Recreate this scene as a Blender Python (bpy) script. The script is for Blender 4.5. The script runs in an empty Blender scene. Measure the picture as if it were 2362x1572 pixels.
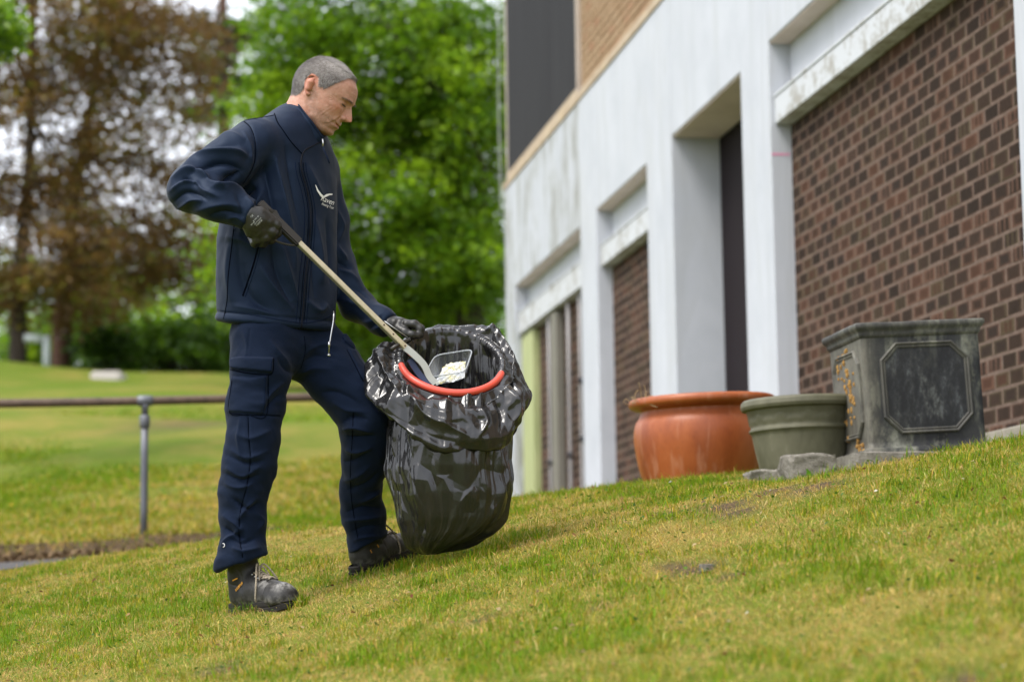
import bpy, bmesh, math, os
import numpy as np
from mathutils import Vector, Matrix
from mathutils.bvhtree import BVHTree

rng = np.random.default_rng(11)
scene = bpy.context.scene
COL = scene.collection

# ------------------------------------------------------------------ camera
PW, PH, F = 2362.0, 1572.0, 5000.0          # photograph size and focal length in its pixels
CX, CY = PW / 2, PH / 2
up_c = np.array([-491.0 / F, 38460.0 / F, -1.0]); up_c /= np.linalg.norm(up_c)
fw_c = np.array([0, 0, -1.0]); yw_c = fw_c - fw_c.dot(up_c) * up_c; yw_c /= np.linalg.norm(yw_c)
xw_c = np.cross(yw_c, up_c)
RW = np.array([xw_c, yw_c, up_c])           # camera space -> world space
cam = bpy.data.cameras.new('camera')
cam.sensor_width = 36.0
cam.lens = F / PW * 36.0
cam.clip_start = 0.05
cam.clip_end = 2000
cam.dof.use_dof = True
cam.dof.focus_distance = 6.55
cam.dof.aperture_fstop = 2.8
cam_o = bpy.data.objects.new('camera', cam)
COL.objects.link(cam_o)
M4 = Matrix.Identity(4)
for i in range(3):
    for j in range(3):
        M4[i][j] = float(RW[i, j])
cam_o.matrix_world = M4
scene.camera = cam_o

# ------------------------------------------------------------------ sky, sun, exposure
world = bpy.data.worlds.new('World'); scene.world = world; world.use_nodes = True
wn = world.node_tree; wn.nodes.clear()
SUN_EL, SUN_AZ = math.radians(58), math.radians(-128)     # azimuth from +Y towards +X
sky = wn.nodes.new('ShaderNodeTexSky'); sky.sky_type = 'NISHITA'; sky.sun_disc = False
sky.sun_elevation = SUN_EL; sky.sun_rotation = SUN_AZ
sky.air_density = 1.0; sky.dust_density = 4.0; sky.ozone_density = 1.0
hsv = wn.nodes.new('ShaderNodeHueSaturation'); hsv.inputs['Saturation'].default_value = 0.6
hsv.inputs['Value'].default_value = 1.0
bg = wn.nodes.new('ShaderNodeBackground'); bg.inputs['Strength'].default_value = 0.15
wo = wn.nodes.new('ShaderNodeOutputWorld')
cloud = wn.nodes.new('ShaderNodeMix'); cloud.data_type = 'RGBA'            # thin bright overcast over the blue
cloud.inputs[0].default_value = 0.62; cloud.inputs[7].default_value = (6.8, 7.0, 7.5, 1)
wn.links.new(sky.outputs[0], hsv.inputs['Color']); wn.links.new(hsv.outputs[0], cloud.inputs[6]); wn.links.new(cloud.outputs[2], bg.inputs['Color'])
wn.links.new(bg.outputs[0], wo.inputs['Surface'])
sl = bpy.data.lights.new('sun', 'SUN'); sl.energy = 1.5; sl.angle = math.radians(22); sl.color = (1.0, 0.96, 0.9)
so = bpy.data.objects.new('sun', sl); COL.objects.link(so)
sdir = Vector((math.sin(SUN_AZ) * math.cos(SUN_EL), math.cos(SUN_AZ) * math.cos(SUN_EL), math.sin(SUN_EL)))
so.rotation_euler = sdir.to_track_quat('Z', 'Y').to_euler()
so.location = sdir * 30
scene.view_settings.view_transform = 'Standard'; scene.view_settings.look = 'None'
scene.view_settings.gamma = 1; scene.view_settings.use_curve_mapping = False
scene.view_settings.exposure = 1.15
scene.cycles.max_bounces = 6; scene.cycles.transparent_max_bounces = 12
scene.cycles.transmission_bounces = 5; scene.cycles.glossy_bounces = 3; scene.cycles.diffuse_bounces = 3
scene.cycles.caustics_reflective = False; scene.cycles.caustics_refractive = False

# ------------------------------------------------------------------ measuring
def U(px, py, Y):
    """world point seen at photograph pixel (px, py), at world distance Y ahead of the camera"""
    d = RW @ np.array([(px - CX) / F, (CY - py) / F, -1.0])
    return d * (Y / d[1])
def proj(P):
    """photograph pixels of world points (N,3)"""
    c = np.asarray(P, dtype=np.float64) @ RW
    w = -c[:, 2]
    return CX + F * c[:, 0] / w, CY - F * c[:, 1] / w
SC = F / 6.6                                  # pixels per metre where the person stands

# ------------------------------------------------------------------ objects
def tag(o, label=None, cat=None, group=None, kind=None):
    if label: o['label'] = label
    if cat: o['category'] = cat
    if group: o['group'] = group
    if kind: o['kind'] = kind
    return o
def thing(name, label, cat, loc=(0, 0, 0), group=None):
    o = bpy.data.objects.new(name, None); o.empty_display_size = 0.1
    COL.objects.link(o); o.location = tuple(float(v) for v in loc)
    return tag(o, label, cat, group)
def mesh_np(name, V, Fq, mat, parent=None, smooth=True, uv=None, attrs=None):
    """V (N,3) in world space, Fq list of faces or int array (M,3|4)"""
    V = np.asarray(V, dtype=np.float32)
    me = bpy.data.meshes.new(name)
    if isinstance(Fq, np.ndarray):
        m, k = Fq.shape
        me.vertices.add(len(V)); me.vertices.foreach_set('co', V.ravel())
        me.loops.add(m * k); me.loops.foreach_set('vertex_index', Fq.astype(np.int32).ravel())
        me.polygons.add(m)
        me.polygons.foreach_set('loop_start', np.arange(0, m * k, k, dtype=np.int32))
        me.polygons.foreach_set('loop_total', np.full(m, k, dtype=np.int32))
        me.update(calc_edges=True)
    else:
        me.from_pydata(V.tolist(), [], Fq); me.update()
    if attrs:
        for an, av in attrs.items():
            av = np.asarray(av, dtype=np.float32)
            if av.ndim == 1:
                a = me.attributes.new(an, 'FLOAT', 'POINT'); a.data.foreach_set('value', av)
            elif av.shape[1] == 2:
                a = me.attributes.new(an, 'FLOAT_VECTOR', 'POINT'); a.data.foreach_set('vector', np.c_[av, np.zeros(len(av), np.float32)].astype(np.float32).ravel())
            else:
                a = me.attributes.new(an, 'FLOAT_COLOR', 'POINT')
                c = np.ones((len(av), 4), np.float32); c[:, :3] = av
                a.data.foreach_set('color', c.ravel())
    if smooth:
        me.polygons.foreach_set('use_smooth', np.ones(len(me.polygons), dtype=bool))
    if mat: me.materials.append(mat)
    return link(name, me, parent)
def link(name, me, parent=None):
    o = bpy.data.objects.new(name, me); COL.objects.link(o)
    if parent is not None:
        o.parent = parent
        w = Matrix.Identity(4); p = parent
        w = world_of(parent)
        o.matrix_parent_inverse = w.inverted()
    return o
def world_of(o):
    m = o.matrix_basis.copy() if o.parent is None else world_of(o.parent) @ o.matrix_parent_inverse @ o.matrix_basis
    return m
def bm_obj(name, bm, mat, parent=None, smooth=False):
    me = bpy.data.meshes.new(name); bmesh.ops.recalc_face_normals(bm, faces=bm.faces); bm.to_mesh(me); bm.free()
    if smooth: me.polygons.foreach_set('use_smooth', np.ones(len(me.polygons), dtype=bool))
    if mat: me.materials.append(mat)
    return link(name, me, parent)
def tube_np(pts, rad, n=8, close=False, flat=1.0, cap=True):
    """verts, quads of a tube along pts with radii rad"""
    P = np.asarray(pts, float); N = len(P)
    rad = np.full(N, rad) if np.isscalar(rad) else np.asarray(rad, float)
    if close:
        T = np.roll(P, -1, 0) - np.roll(P, 1, 0)
    else:
        T = np.gradient(P, axis=0)
    T /= np.linalg.norm(T, axis=1)[:, None] + 1e-12
    ref = np.array([0, 0, 1.0]) if abs(T[0, 2]) < .9 else np.array([1.0, 0, 0])
    A = np.cross(T[0], ref); A /= np.linalg.norm(A)
    V = []
    ang = np.arange(n) * 2 * np.pi / n
    for i in range(N):
        A = A - A.dot(T[i]) * T[i]; A /= np.linalg.norm(A) + 1e-12
        B = np.cross(T[i], A)
        V.append(P[i] + rad[i] * (np.cos(ang)[:, None] * A + flat * np.sin(ang)[:, None] * B))
    V = np.concatenate(V); Q = []
    for i in range(N if close else N - 1):
        j = (i + 1) % N
        for k in range(n):
            Q.append((i * n + k, i * n + (k + 1) % n, j * n + (k + 1) % n, j * n + k))
    if cap and not close:
        V = np.vstack([V, P[0], P[-1]]); a = len(V) - 2
        for k in range(n):
            Q.append((a, (k + 1) % n, k, k)); Q.append((a + 1, (N - 1) * n + k, (N - 1) * n + (k + 1) % n, (N - 1) * n + (k + 1) % n))
        Q = [tuple(dict.fromkeys(q)) for q in Q]
    return V, Q
def join_geo(parts):
    V, Q, b = [], [], 0
    for v, q in parts:
        V.append(np.asarray(v, float)); Q += [tuple(int(i) + b for i in f) for f in q]; b += len(v)
    return np.concatenate(V), Q
def tube(name, pts, rad, mat, parent=None, n=8, close=False, flat=1.0):
    V, Q = tube_np(pts, rad, n, close, flat)
    return mesh_np(name, V, Q, mat, parent)
def spline(pts, n):
    """Catmull-Rom through pts"""
    P = np.asarray(pts, float); k = len(P)
    Pe = np.vstack([2 * P[0] - P[1], P, 2 * P[-1] - P[-2]])
    t = np.linspace(0, k - 1 - 1e-9, n); i = t.astype(int); u = (t - i)[:, None]
    p0, p1, p2, p3 = Pe[i], Pe[i + 1], Pe[i + 2], Pe[i + 3]
    return .5 * ((2 * p1) + (-p0 + p2) * u + (2 * p0 - 5 * p1 + 4 * p2 - p3) * u ** 2 + (-p0 + 3 * p1 - 3 * p2 + p3) * u ** 3)

# ------------------------------------------------------------------ value noise for geometry
def _hash(ix, iy, iz, seed):
    h = (ix.astype(np.int64) * 374761393 + iy.astype(np.int64) * 668265263 + iz.astype(np.int64) * 2147483647 + seed * 974711) & 0x7fffffff
    h = ((h ^ (h >> 13)) * 1274126177) & 0x7fffffff
    h = h ^ (h >> 16)
    return (h & 0xffff) / 32767.5 - 1.0
def noise3(P, scale, seed=0):
    Q = np.asarray(P, float) * scale; i = np.floor(Q).astype(np.int64); f = Q - i; f = f * f * (3 - 2 * f); r = 0
    for a in (0, 1):
        for b in (0, 1):
            for c in (0, 1):
                w = (f[:, 0] if a else 1 - f[:, 0]) * (f[:, 1] if b else 1 - f[:, 1]) * (f[:, 2] if c else 1 - f[:, 2])
                r = r + w * _hash(i[:, 0] + a, i[:, 1] + b, i[:, 2] + c, seed)
    return r
def fbm(P, scale, seed=0, oct=3):
    return sum(noise3(P, scale * 2 ** k, seed + k) * .5 ** k for k in range(oct))
def sstep(x, a, b):
    t = np.clip((x - a) / (b - a), 0, 1); return t * t * (3 - 2 * t)

# ------------------------------------------------------------------ materials
class NT:
    def __init__(s, name):
        s.m = bpy.data.materials.new(name); s.m.use_nodes = True; s.t = s.m.node_tree
        s.b = s.t.nodes['Principled BSDF']; s.out = s.t.nodes['Material Output']
    def n(s, typ, **kw):
        nd = s.t.nodes.new('ShaderNode' + typ)
        for k, v in kw.items():
            if k.startswith('_'):
                nd.inputs[k[1:].replace('_', ' ')].default_value = v
            else: setattr(nd, k, v)
        return nd
    def l(s, a, b): s.t.links.new(a, b)
    def noise(s, scale, detail=4, rough=.6, vec=None, dist=0):
        nd = s.n('TexNoise', _Scale=scale, _Detail=detail, _Roughness=rough, _Distortion=dist)
        if vec is not None: s.l(vec, nd.inputs['Vector'])
        return nd.outputs['Fac']
    def ramp(s, fac, stops):
        r = s.n('ValToRGB'); e = r.color_ramp.elements
        while len(e) < len(stops): e.new(.5)
        for el, (p, c) in zip(e, stops):
            el.position = p; el.color = (*c, 1) if len(c) == 3 else c
        s.l(fac, r.inputs[0]); return r.outputs[0]
    def mix(s, fac, a, b, mode='MIX'):
        m = s.n('Mix', data_type='RGBA', blend_type=mode)
        for v, i in ((fac, 0), (a, 6), (b, 7)):
            if hasattr(v, 'is_linked'): s.l(v, m.inputs[i])
            elif i == 0: m.inputs[0].default_value = v
            else: m.inputs[i].default_value = (*v, 1)
        return m.outputs[2]
    def math(s, op, a, b=None, clamp=False):
        m = s.n('Math', operation=op, use_clamp=clamp)
        for v, i in ((a, 0), (b, 1)):
            if v is None: continue
            if hasattr(v, 'is_linked'): s.l(v, m.inputs[i])
            else: m.inputs[i].default_value = v
        return m.outputs[0]
    def pos(s): return s.n('NewGeometry').outputs['Position']
    def scaled(s, vec, sc):
        m = s.n('Mapping'); m.inputs['Scale'].default_value = sc; s.l(vec, m.inputs['Vector']); return m.outputs[0]
    def attr(s, name, out='Fac'):
        return s.n('Attribute', attribute_name=name).outputs[out]
    def set(s, **kw):
        for k, v in kw.items():
            i = s.b.inputs[k.replace('_', ' ')]
            if hasattr(v, 'is_linked'): s.l(v, i)
            elif isinstance(v, tuple) and len(v) == 3: i.default_value = (*v, 1)
            else: i.default_value = v
        return s
    def bump(s, h, strength=.3, dist=.01):
        b = s.n('Bump', _Strength=strength, _Distance=dist); s.l(h, b.inputs['Height']); s.l(b.outputs[0], s.b.inputs['Normal']); return s
def flat_mat(name, col, rough=.6, spec=.3, var=.12, scale=30, metal=0, bump=0):
    t = NT(name); p = t.pos(); f = t.noise(scale, 5, .6, p)
    a = tuple(c * (1 - var) for c in col); b = tuple(min(1, c * (1 + var)) for c in col)
    t.set(Base_Color=t.ramp(f, [(.3, a), (.7, b)]), Roughness=rough, Specular_IOR_Level=spec, Metallic=metal)
    if bump: t.bump(f, bump, .004)
    return t.m
# ================================================================== TERRAIN
_ty = np.linspace(-5, 60, 2601)
def _smooth(v, k=17):
    pad = np.r_[[v[0]] * k, v, [v[-1]] * k]
    return np.convolve(pad, np.hanning(2 * k + 1) / np.hanning(2 * k + 1).sum(), 'same')[k:-k]
_A = _smooth(np.interp(_ty, [-5, 0, 2.6, 4, 5, 5.8, 6.5, 8, 8.5, 9.2, 11, 13.4, 16, 60], [-.9, -.80, -.42, -.21, -.05, .085, .21, .412, .468, .515, .55, .60, .62, .7]))
_B = _smooth(np.interp(_ty, [-5, 0, 4, 5, 6.5, 8, 9, 11, 14, 60], [.1, .12, .14, .17, .22, .14, .12, .10, .07, .05]))
def terr(x, y):
    x = np.asarray(x, float); y = np.asarray(y, float)
    xc = 4 * np.tanh(x / 4.0) if np.ndim(x) else 4 * math.tanh(x / 4.0)
    z = np.interp(y, _ty, _A) + np.interp(y, _ty, _B) * xc
    z = z - np.where(x > 0, .020, .009) * np.minimum(x * x, 6) * sstep(y, 6.6, 8) * (1 - sstep(y, 9, 12))
    z = z - .055 * np.exp(-((x - 1.55) / .75) ** 2 - ((y - 7.75) / .65) ** 2)
    w = np.maximum(sstep(-x, .25, 1.6), sstep(y, 22.5, 30))
    d = np.clip(y - 14.0, 0, 31.5)
    hill = .152 * d * (1 - .016 * np.clip(x + 8, -12, 12)) + .12 * sstep(y, 13.46, 13.62)
    z = z + w * hill + .03 * np.sin(x * .9 + 1) * np.sin(y * .7) * sstep(y, 14, 20)
    return z
def terr_n(x, y): return terr(x, y) + lumps(x, y)
def lumps(x, y):
    x = np.atleast_1d(np.asarray(x, float)); y = np.atleast_1d(np.asarray(y, float))
    P = np.stack([x, y, x * 0], 1)
    return .010 * noise3(P, 3.1, 3) + .006 * noise3(P, 9, 4) + .003 * noise3(P, 25, 5)
BARE = []      # (x, y, radius, depth) bare patches
def on_ground(px, py, y0=2.2, y1=60):
    """first point of the terrain along the sight line of a pixel"""
    ys = np.arange(y0, y1, .01); d = U(px, py, 1.0)
    h = d[2] * ys - terr(d[0] * ys, ys)
    i = np.argmax(h < 0); return np.array([d[0] * ys[i], ys[i], terr(d[0] * ys[i], ys[i])])
for (px, py, r, dep) in [(500, 1538, .07, .02), (1600, 1312, .07, .008), (1560, 1305, .05, .008), (1365, 1322, .035, .012), (1660, 1165, .10, .004), (1700, 1175, .07, .004),
                         (1375, 1400, .03, .012), (1800, 1085, .08, .004), (1790, 1130, .08, .004), (2230, 1555, .05, .01), (1540, 1180, .05, .006), (1120, 1420, .04, .006), (1880, 1125, .09, .003), (1690, 1330, .04, .006)]:
    g = on_ground(px, py); BARE.append((g[0], g[1], r, dep))
def bare_mask(x, y):
    m = np.zeros(np.shape(x))
    for bx, by, r, dep in BARE:
        m = np.maximum(m, np.exp(-(((x - bx) / r) ** 2 + ((y - by) / (r * 1.3)) ** 2)))
    return m
def straw_field(x, y):
    """0 green .. 1 dry"""
    P = np.stack([x, y * .75, x * 0], 1)
    return np.clip(.47 + .20 * noise3(P, 1.5, 21) + .28 * noise3(P, 4.1, 22) + .34 * noise3(P, 11, 23) + .22 * noise3(P, 26, 24), 0, 1)

# ---- lawn sheet
xs = np.unique(np.round(np.r_[np.linspace(-400, -40, 14), np.linspace(-40, -8, 60), np.linspace(-8, -2.6, 70), np.arange(-2.6, 2.6, .035), np.linspace(2.6, 8, 30), np.linspace(8, 60, 20), np.linspace(60, 400, 8)], 4))
ys = np.unique(np.round(np.r_[np.linspace(-60, 1.5, 20), np.arange(1.5, 9.6, .035), np.linspace(9.6, 16, 90), np.linspace(16, 48, 110), np.linspace(48, 120, 24), np.linspace(120, 900, 14)], 4))
XX, YY = np.meshgrid(xs, ys)
xf, yf = XX.ravel(), YY.ravel()
bmk = bare_mask(xf, yf)
near = (np.abs(xf) < 3.2) & (yf > 1.2) & (yf < 16)
zf = terr(xf, yf); zf[near] += lumps(xf[near], yf[near])
for bx, by, r, dep in BARE:
    zf -= dep * np.exp(-(((xf - bx) / r) ** 2 + ((yf - by) / (r * 1.2)) ** 2))
far = yf > 16
zf[far] += .12 * noise3(np.stack([xf, yf, xf * 0], 1)[far], .35, 8) * sstep(yf[far], 16, 20)
nx, ny = len(xs), len(ys)
idx = np.arange(nx * ny).reshape(ny, nx)
Q = np.stack([idx[:-1, :-1], idx[:-1, 1:], idx[1:, 1:], idx[1:, :-1]], -1).reshape(-1, 4)

t = NT('lawn_turf'); p = t.pos()
n1 = t.noise(.42, 5, .62, t.scaled(p, (1, .55, 0))); n2 = t.noise(3.0, 5, .65, p); n3 = t.noise(60, 4, .7, p)
green = t.ramp(n3, [(.3, (.07, .11, .008)), (.7, (.12, .165, .014))])
dry = t.ramp(n3, [(.3, (.15, .135, .025)), (.7, (.25, .20, .05))])
f = t.math('ADD', t.math('MULTIPLY', n1, .75), t.math('MULTIPLY', n2, .35))
c = t.mix(t.ramp(f, [(.50, (0, 0, 0)), (.68, (1, 1, 1))]), green, dry)
soil = t.ramp(n3, [(.3, (.05, .035, .02)), (.7, (.12, .085, .05))])
c = t.mix(t.attr('bare'), c, soil)
t.set(Base_Color=c, Roughness=.95, Specular_IOR_Level=.1).bump(n3, .7, .02)
LAWN_MAT = t.m
fallow = np.zeros(len(xf))
e = on_ground(430, 990, 14); fallow = .8 * np.exp(-(((xf - e[0]) / .8) ** 2 + ((yf - e[1]) / 2.2) ** 2))
bankm = sstep(yf, 13.30, 13.44) * (1 - sstep(yf, 13.60, 13.85)) * sstep(-xf, .6, 1.2)
lawn = mesh_np('lawn', np.stack([xf, yf, zf], 1), Q, LAWN_MAT, attrs={'bare': np.clip(bmk * 1.3 + bankm + fallow * .8, 0, 1)})
tag(lawn, kind='structure')

# ---- path at the foot of the bank, with a kerb strip
px_ = np.linspace(-30, -1.0, 120); rows = np.linspace(9.9, 13.25, 14)
PX, PY = np.meshgrid(px_, rows); PZ = terr(PX, PY) + .012
idp = np.arange(PX.size).reshape(PX.shape)
Qp = np.stack([idp[:-1, :-1], idp[:-1, 1:], idp[1:, 1:], idp[1:, :-1]], -1).reshape(-1, 4)
t = NT('asphalt'); p = t.pos(); a = t.noise(90, 4, .7, p); b = t.noise(2, 3, .6, p)
t.set(Base_Color=t.mix(b, t.ramp(a, [(.3, (.022, .021, .022)), (.7, (.048, .046, .047))]), (.05, .044, .04)), Roughness=.85).bump(a, .4, .004)
path = mesh_np('path', np.stack([PX.ravel(), PY.ravel(), PZ.ravel()], 1), Qp, t.m); tag(path, kind='structure')
# leaf litter heaped along the foot of the bank
n = 9000
lx = rng.uniform(-6, -1.2, n); ly = 13.2 + rng.normal(0, .16, n)
S = rng.uniform(.012, .03, n); az = rng.uniform(0, 6.28, n)
zc = terr(lx, ly) + .015 + rng.uniform(0, .05, n) * np.exp(-((ly - 13.4) / .15) ** 2)
V = np.zeros((n, 4, 3)); tl = rng.uniform(-.5, .5, (n, 2))
for k, (ux, uy) in enumerate([(-1, 0), (0, -.5), (1, 0), (0, .5)]):
    dx = (ux * np.cos(az) - uy * np.sin(az)) * S; dy = (ux * np.sin(az) + uy * np.cos(az)) * S
    V[:, k] = np.stack([lx + dx, ly + dy, zc + dx * tl[:, 0] + dy * tl[:, 1]], 1)
t = NT('leaf_litter'); t.set(Base_Color=t.ramp(t.noise(45, 3, .6, t.pos()), [(.3, (.05, .03, .015)), (.5, (.13, .075, .03)), (.7, (.22, .15, .06))]), Roughness=.9)
lit = mesh_np('leaf_litter', V.reshape(-1, 3), np.arange(n * 4).reshape(n, 4), t.m, smooth=False); tag(lit, kind='stuff')
# ================================================================== BUILDING
W0 = U(2340, 500, 9.0); W0[2] = 0
_d = RW @ np.array([(326 - CX) / F, (CY - 1459) / F, -1.0]); _d[2] = 0
WD = _d / np.linalg.norm(_d)                   # along the wall, away from the camera
WN = np.array([WD[1], -WD[0], 0])              # into the building
def B(s, t, z): return W0 + WD * s + WN * t + np.array([0, 0, z])
def wall_px(px, py, t=0.0):
    """(s, z) of the wall plane (t metres behind the face) at a pixel"""
    d = U(px, py, 1.0); o = W0 + WN * t
    k = WN.dot(o) / WN.dot(d); p = d * k
    return WD.dot(p - W0), p[2]
def bbox_bm(bm, s0, s1, t0, t1, z0, z1, bev=0.0):
    V = [bm.verts.new(B(s, tt, z)) for z in (z0, z1) for tt in (t0, t1) for s in (s0, s1)]
    fs = [(0, 1, 3, 2), (4, 6, 7, 5), (0, 4, 5, 1), (2, 3, 7, 6), (0, 2, 6, 4), (1, 5, 7, 3)]
    F_ = [bm.faces.new([V[i] for i in f]) for f in fs]
    if bev:
        ed = list({e for f in F_ for e in f.edges})
        bmesh.ops.bevel(bm, geom=ed, offset=bev, segments=2, affect='EDGES', profile=.6)
def bbox(name, s0, s1, t0, t1, z0, z1, mat, parent=None, bev=.006):
    bm = bmesh.new(); bbox_bm(bm, s0, s1, t0, t1, z0, z1, bev); return bm_obj(name, bm, mat, parent)

def white_mat(name, grime, tone=1.0, lo_=.475):
    t = NT(name); p = t.pos()
    st = t.noise(1.0, 6, .7, t.scaled(p, (3, 3, .5)), 1.2)
    bl = t.noise(2.2, 5, .65, p); fine = t.noise(40, 5, .7, p)
    base = t.ramp(bl, [(.3, (.40 * tone, .42 * tone, .46 * tone)), (.7, (.475 * tone, .495 * tone, .54 * tone))])
    dirt = t.mix(fine, (.15, .155, .135), (.30, .30, .265))
    m = t.math('MULTIPLY', t.ramp(t.math('MULTIPLY', st, t.math('ADD', bl, .45)), [(lo_, (0, 0, 0)), (lo_ + .11, (1, 1, 1))]), grime)
    c = t.mix(m, base, dirt)
    t.set(Base_Color=c, Roughness=.75, Specular_IOR_Level=.25).bump(t.noise(120, 4, .7, p), .12, .003)
    return t.m
WHITE = white_mat('white_render', .16)
WHITE_DIRTY = white_mat('white_render_stained', .75, .97, .435)
t = NT('white_lintel'); p = t.pos(); a = t.noise(6, 6, .7, p); b = t.noise(38, 5, .75, p)
m = t.ramp(t.math('ADD', t.math('MULTIPLY', a, .7), t.math('MULTIPLY', b, .4)), [(.545, (0, 0, 0)), (.63, (1, 1, 1))])
t.set(Base_Color=t.mix(t.math('MULTIPLY', m, .8), (.47, .49, .52), (.25, .235, .20)), Roughness=.8).bump(b, .2, .003)
LINTEL = t.m
t = NT('soffit_concrete'); p = t.pos(); a = t.noise(3, 6, .7, p)
t.set(Base_Color=t.ramp(a, [(.3, (.50, .42, .38)), (.7, (.64, .55, .51))]), Roughness=.9).bump(t.noise(60, 5, .7, p), .3, .004)
SOFFIT = t.m
MORTAR = flat_mat('mortar', (.125, .090, .072), .95, .1, .25, 25, bump=.6)
# brick: dark blue-brown cores, rusty and olive arrises
def brick_mat(name, stops, edge, olive):
    t = NT(name); uv = t.attr('buv', 'Vector'); r_ = t.attr('brnd')
    sx = t.n('SeparateXYZ'); t.l(uv, sx.inputs[0])
    ex = t.math('ABSOLUTE', t.math('SUBTRACT', sx.outputs[0], .5)); ez = t.math('ABSOLUTE', t.math('SUBTRACT', sx.outputs[1], .5))
    oi = t.n('ObjectInfo').outputs['Random']
    rr = t.math('FRACT', t.math('ADD', r_, t.math('MULTIPLY', oi, 7.31)))
    n_ = t.noise(34, 5, .7, t.pos()); n2 = t.noise(9, 4, .6, t.pos())
    core = t.ramp(rr, stops)
    d = t.math('ADD', t.math('MAXIMUM', ex, ez), t.math('MULTIPLY', t.math('SUBTRACT', n2, .5), .34))
    d = t.math('ADD', d, t.math('MULTIPLY', t.math('SUBTRACT', rr, .5), .16))
    em = t.ramp(d, [(.30, (0, 0, 0)), (.50, (1, 1, 1))])
    ec = t.mix(t.ramp(t.math('FRACT', t.math('MULTIPLY', rr, 5.7)), [(.62, (0, 0, 0)), (.7, (1, 1, 1))]), edge, olive)
    c = t.mix(t.math('MULTIPLY', em, .75), core, ec)
    # a share of the bricks is barred with vertical kiss marks
    bars = t.math('GREATER_THAN', t.math('SINE', t.math('MULTIPLY', sx.outputs[0], 19.0)), .35)
    bk = t.math('MULTIPLY', bars, t.math('GREATER_THAN', t.math('FRACT', t.math('MULTIPLY', rr, 13.1)), .84))
    c = t.mix(t.math('MULTIPLY', bk, .6), c, ec)
    c = t.mix(.5, c, t.ramp(n_, [(.3, (.55, .55, .55)), (.7, (1.25, 1.25, 1.25))]), 'MULTIPLY')
    t.set(Base_Color=c, Roughness=.9, Specular_IOR_Level=.12).bump(n_, .5, .004)
    return t.m
BRICK = brick_mat('dark_brick', [(0, (.022, .0145, .0105)), (.35, (.036, .022, .015)), (.6, (.025, .0175, .014)), (.8, (.060, .029, .018)), (1, (.025, .016, .011))], (.120, .066, .045), (.075, .058, .032))
TAN = brick_mat('tan_brick', [(0, (.28, .185, .11)), (.4, (.33, .23, .145)), (.75, (.30, .205, .125)), (1, (.31, .17, .105))], (.32, .22, .135), (.28, .19, .115))
MORTAR_TAN = flat_mat('mortar_pale', (.34, .25, .175), .95, .1, .15, 25)
DARK = NT('dark_door'); DARK.set(Base_Color=(.014, .010, .012), Roughness=.7, Specular_IOR_Level=.12); DARK = DARK.m
t = NT('grey_cladding'); a = t.noise(1.2, 4, .6, t.scaled(t.pos(), (6, 6, .6)))
t.set(Base_Color=t.ramp(a, [(.3, (.027, .027, .030)), (.7, (.034, .034, .037))]), Roughness=.8, Specular_IOR_Level=.08); CLAD = t.m
t = NT('ledge_tan'); a = t.noise(5, 5, .7, t.pos()); t.set(Base_Color=t.ramp(a, [(.35, (.33, .25, .17)), (.6, (.42, .34, .25)), (.72, (.45, .30, .08))]), Roughness=.9); LEDGE = t.m

bld = thing('building', 'white rendered building with brown brick infill and tan brickwork above, behind the pots', 'building', B(0, 0, .8))
ZT = wall_px(1170, 440)[1]; ZT = .5 * (ZT + wall_px(1500, 25)[1])          # top of the white storey
ZB = -.3
sL = wall_px(1166, 700)[0]                                                # far corner
def col(px, py): return wall_px(px, py)
b1f, z1 = col(1188, 660); b1n, z1b = col(1338, 521); zs1 = .5 * (z1 + z1b)
b2f, z2 = col(1375, 485); b2n, z2b = col(1491, 374); zs2 = .5 * (z2 + z2b)
dof, zd = col(1548, 318); don, zdb = col(1707, 161); zsd = .5 * (zd + zdb)
b4f, z4 = col(1771, 97); b4n = col(2345, 200)[0]; zs4 = z4
print('building z:', ZT, zs1, zs2, zsd, zs4, 's', sL, b1f, b1n, b2f, b2n, dof, don, b4f, b4n)
TB = .42                                                                   # thickness of the white frame
# white frame: pillars and the fascia over each opening, butted end to end
def pillar(s0, s1, z1_, m=WHITE): bbox('pillar', s0, s1, 0, TB, ZB, z1_, m, bld, .008)
zmax = max(zs1, zs2, zsd, zs4)
pillar(b1f, sL, ZT, WHITE_DIRTY); pillar(b2f, b1n, ZT); pillar(dof, b2n, ZT); pillar(b4f, don, ZT); pillar(-1.8, b4n, ZT)
bbox('fascia', b1n + .001, b1f - .001, .0015, TB, zs1, ZT, WHITE_DIRTY, bld)
bbox('fascia', b2n + .001, b2f - .001, .0015, TB, zs2, ZT, WHITE, bld)
bbox('fascia', don + .001, dof - .001, .0015, TB, zsd, ZT, WHITE, bld)
bbox('fascia', b4n + .001, b4f - .001, .0015, TB, zs4, ZT, WHITE, bld)
# soffit linings
for a0, a1, z_ in ((b1n, b1f, zs1), (b2n, b2f, zs2), (don, dof, zsd), (b4n, b4f, zs4)):
    bbox('soffit', a0 + .004, a1 - .004, .012, TB - .08, z_ - .012, z_ - .002, SOFFIT, bld, .002)
# lintel beams and the white panels above them
def beam(s0, s1, pxa, pya, pyb, soff):
    zl = wall_px(pxa, pyb, .03)[1]; zh = wall_px(pxa, pya, .03)[1]
    bbox('lintel_beam', s0 + .003, s1 - .003, .028, .30, zl, zh, LINTEL, bld, .008)
    bbox('beam_lip', s0 + .004, s1 - .004, .022, .20, zh + .001, zh + .018, LINTEL, bld, .004)
    bbox('transom_panel', s0 + .004, s1 - .004, .13, .2, zh + .019, soff - .013, WHITE, bld, .004)
    return zl
zl1 = beam(b1n, b1f, 1199, 722, 770, zs1); zl2 = beam(b2n, b2f, 1388, 568, 614, zs2); zl4 = beam(b4n, b4f, 1796, 218, 281, zs4)
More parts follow.
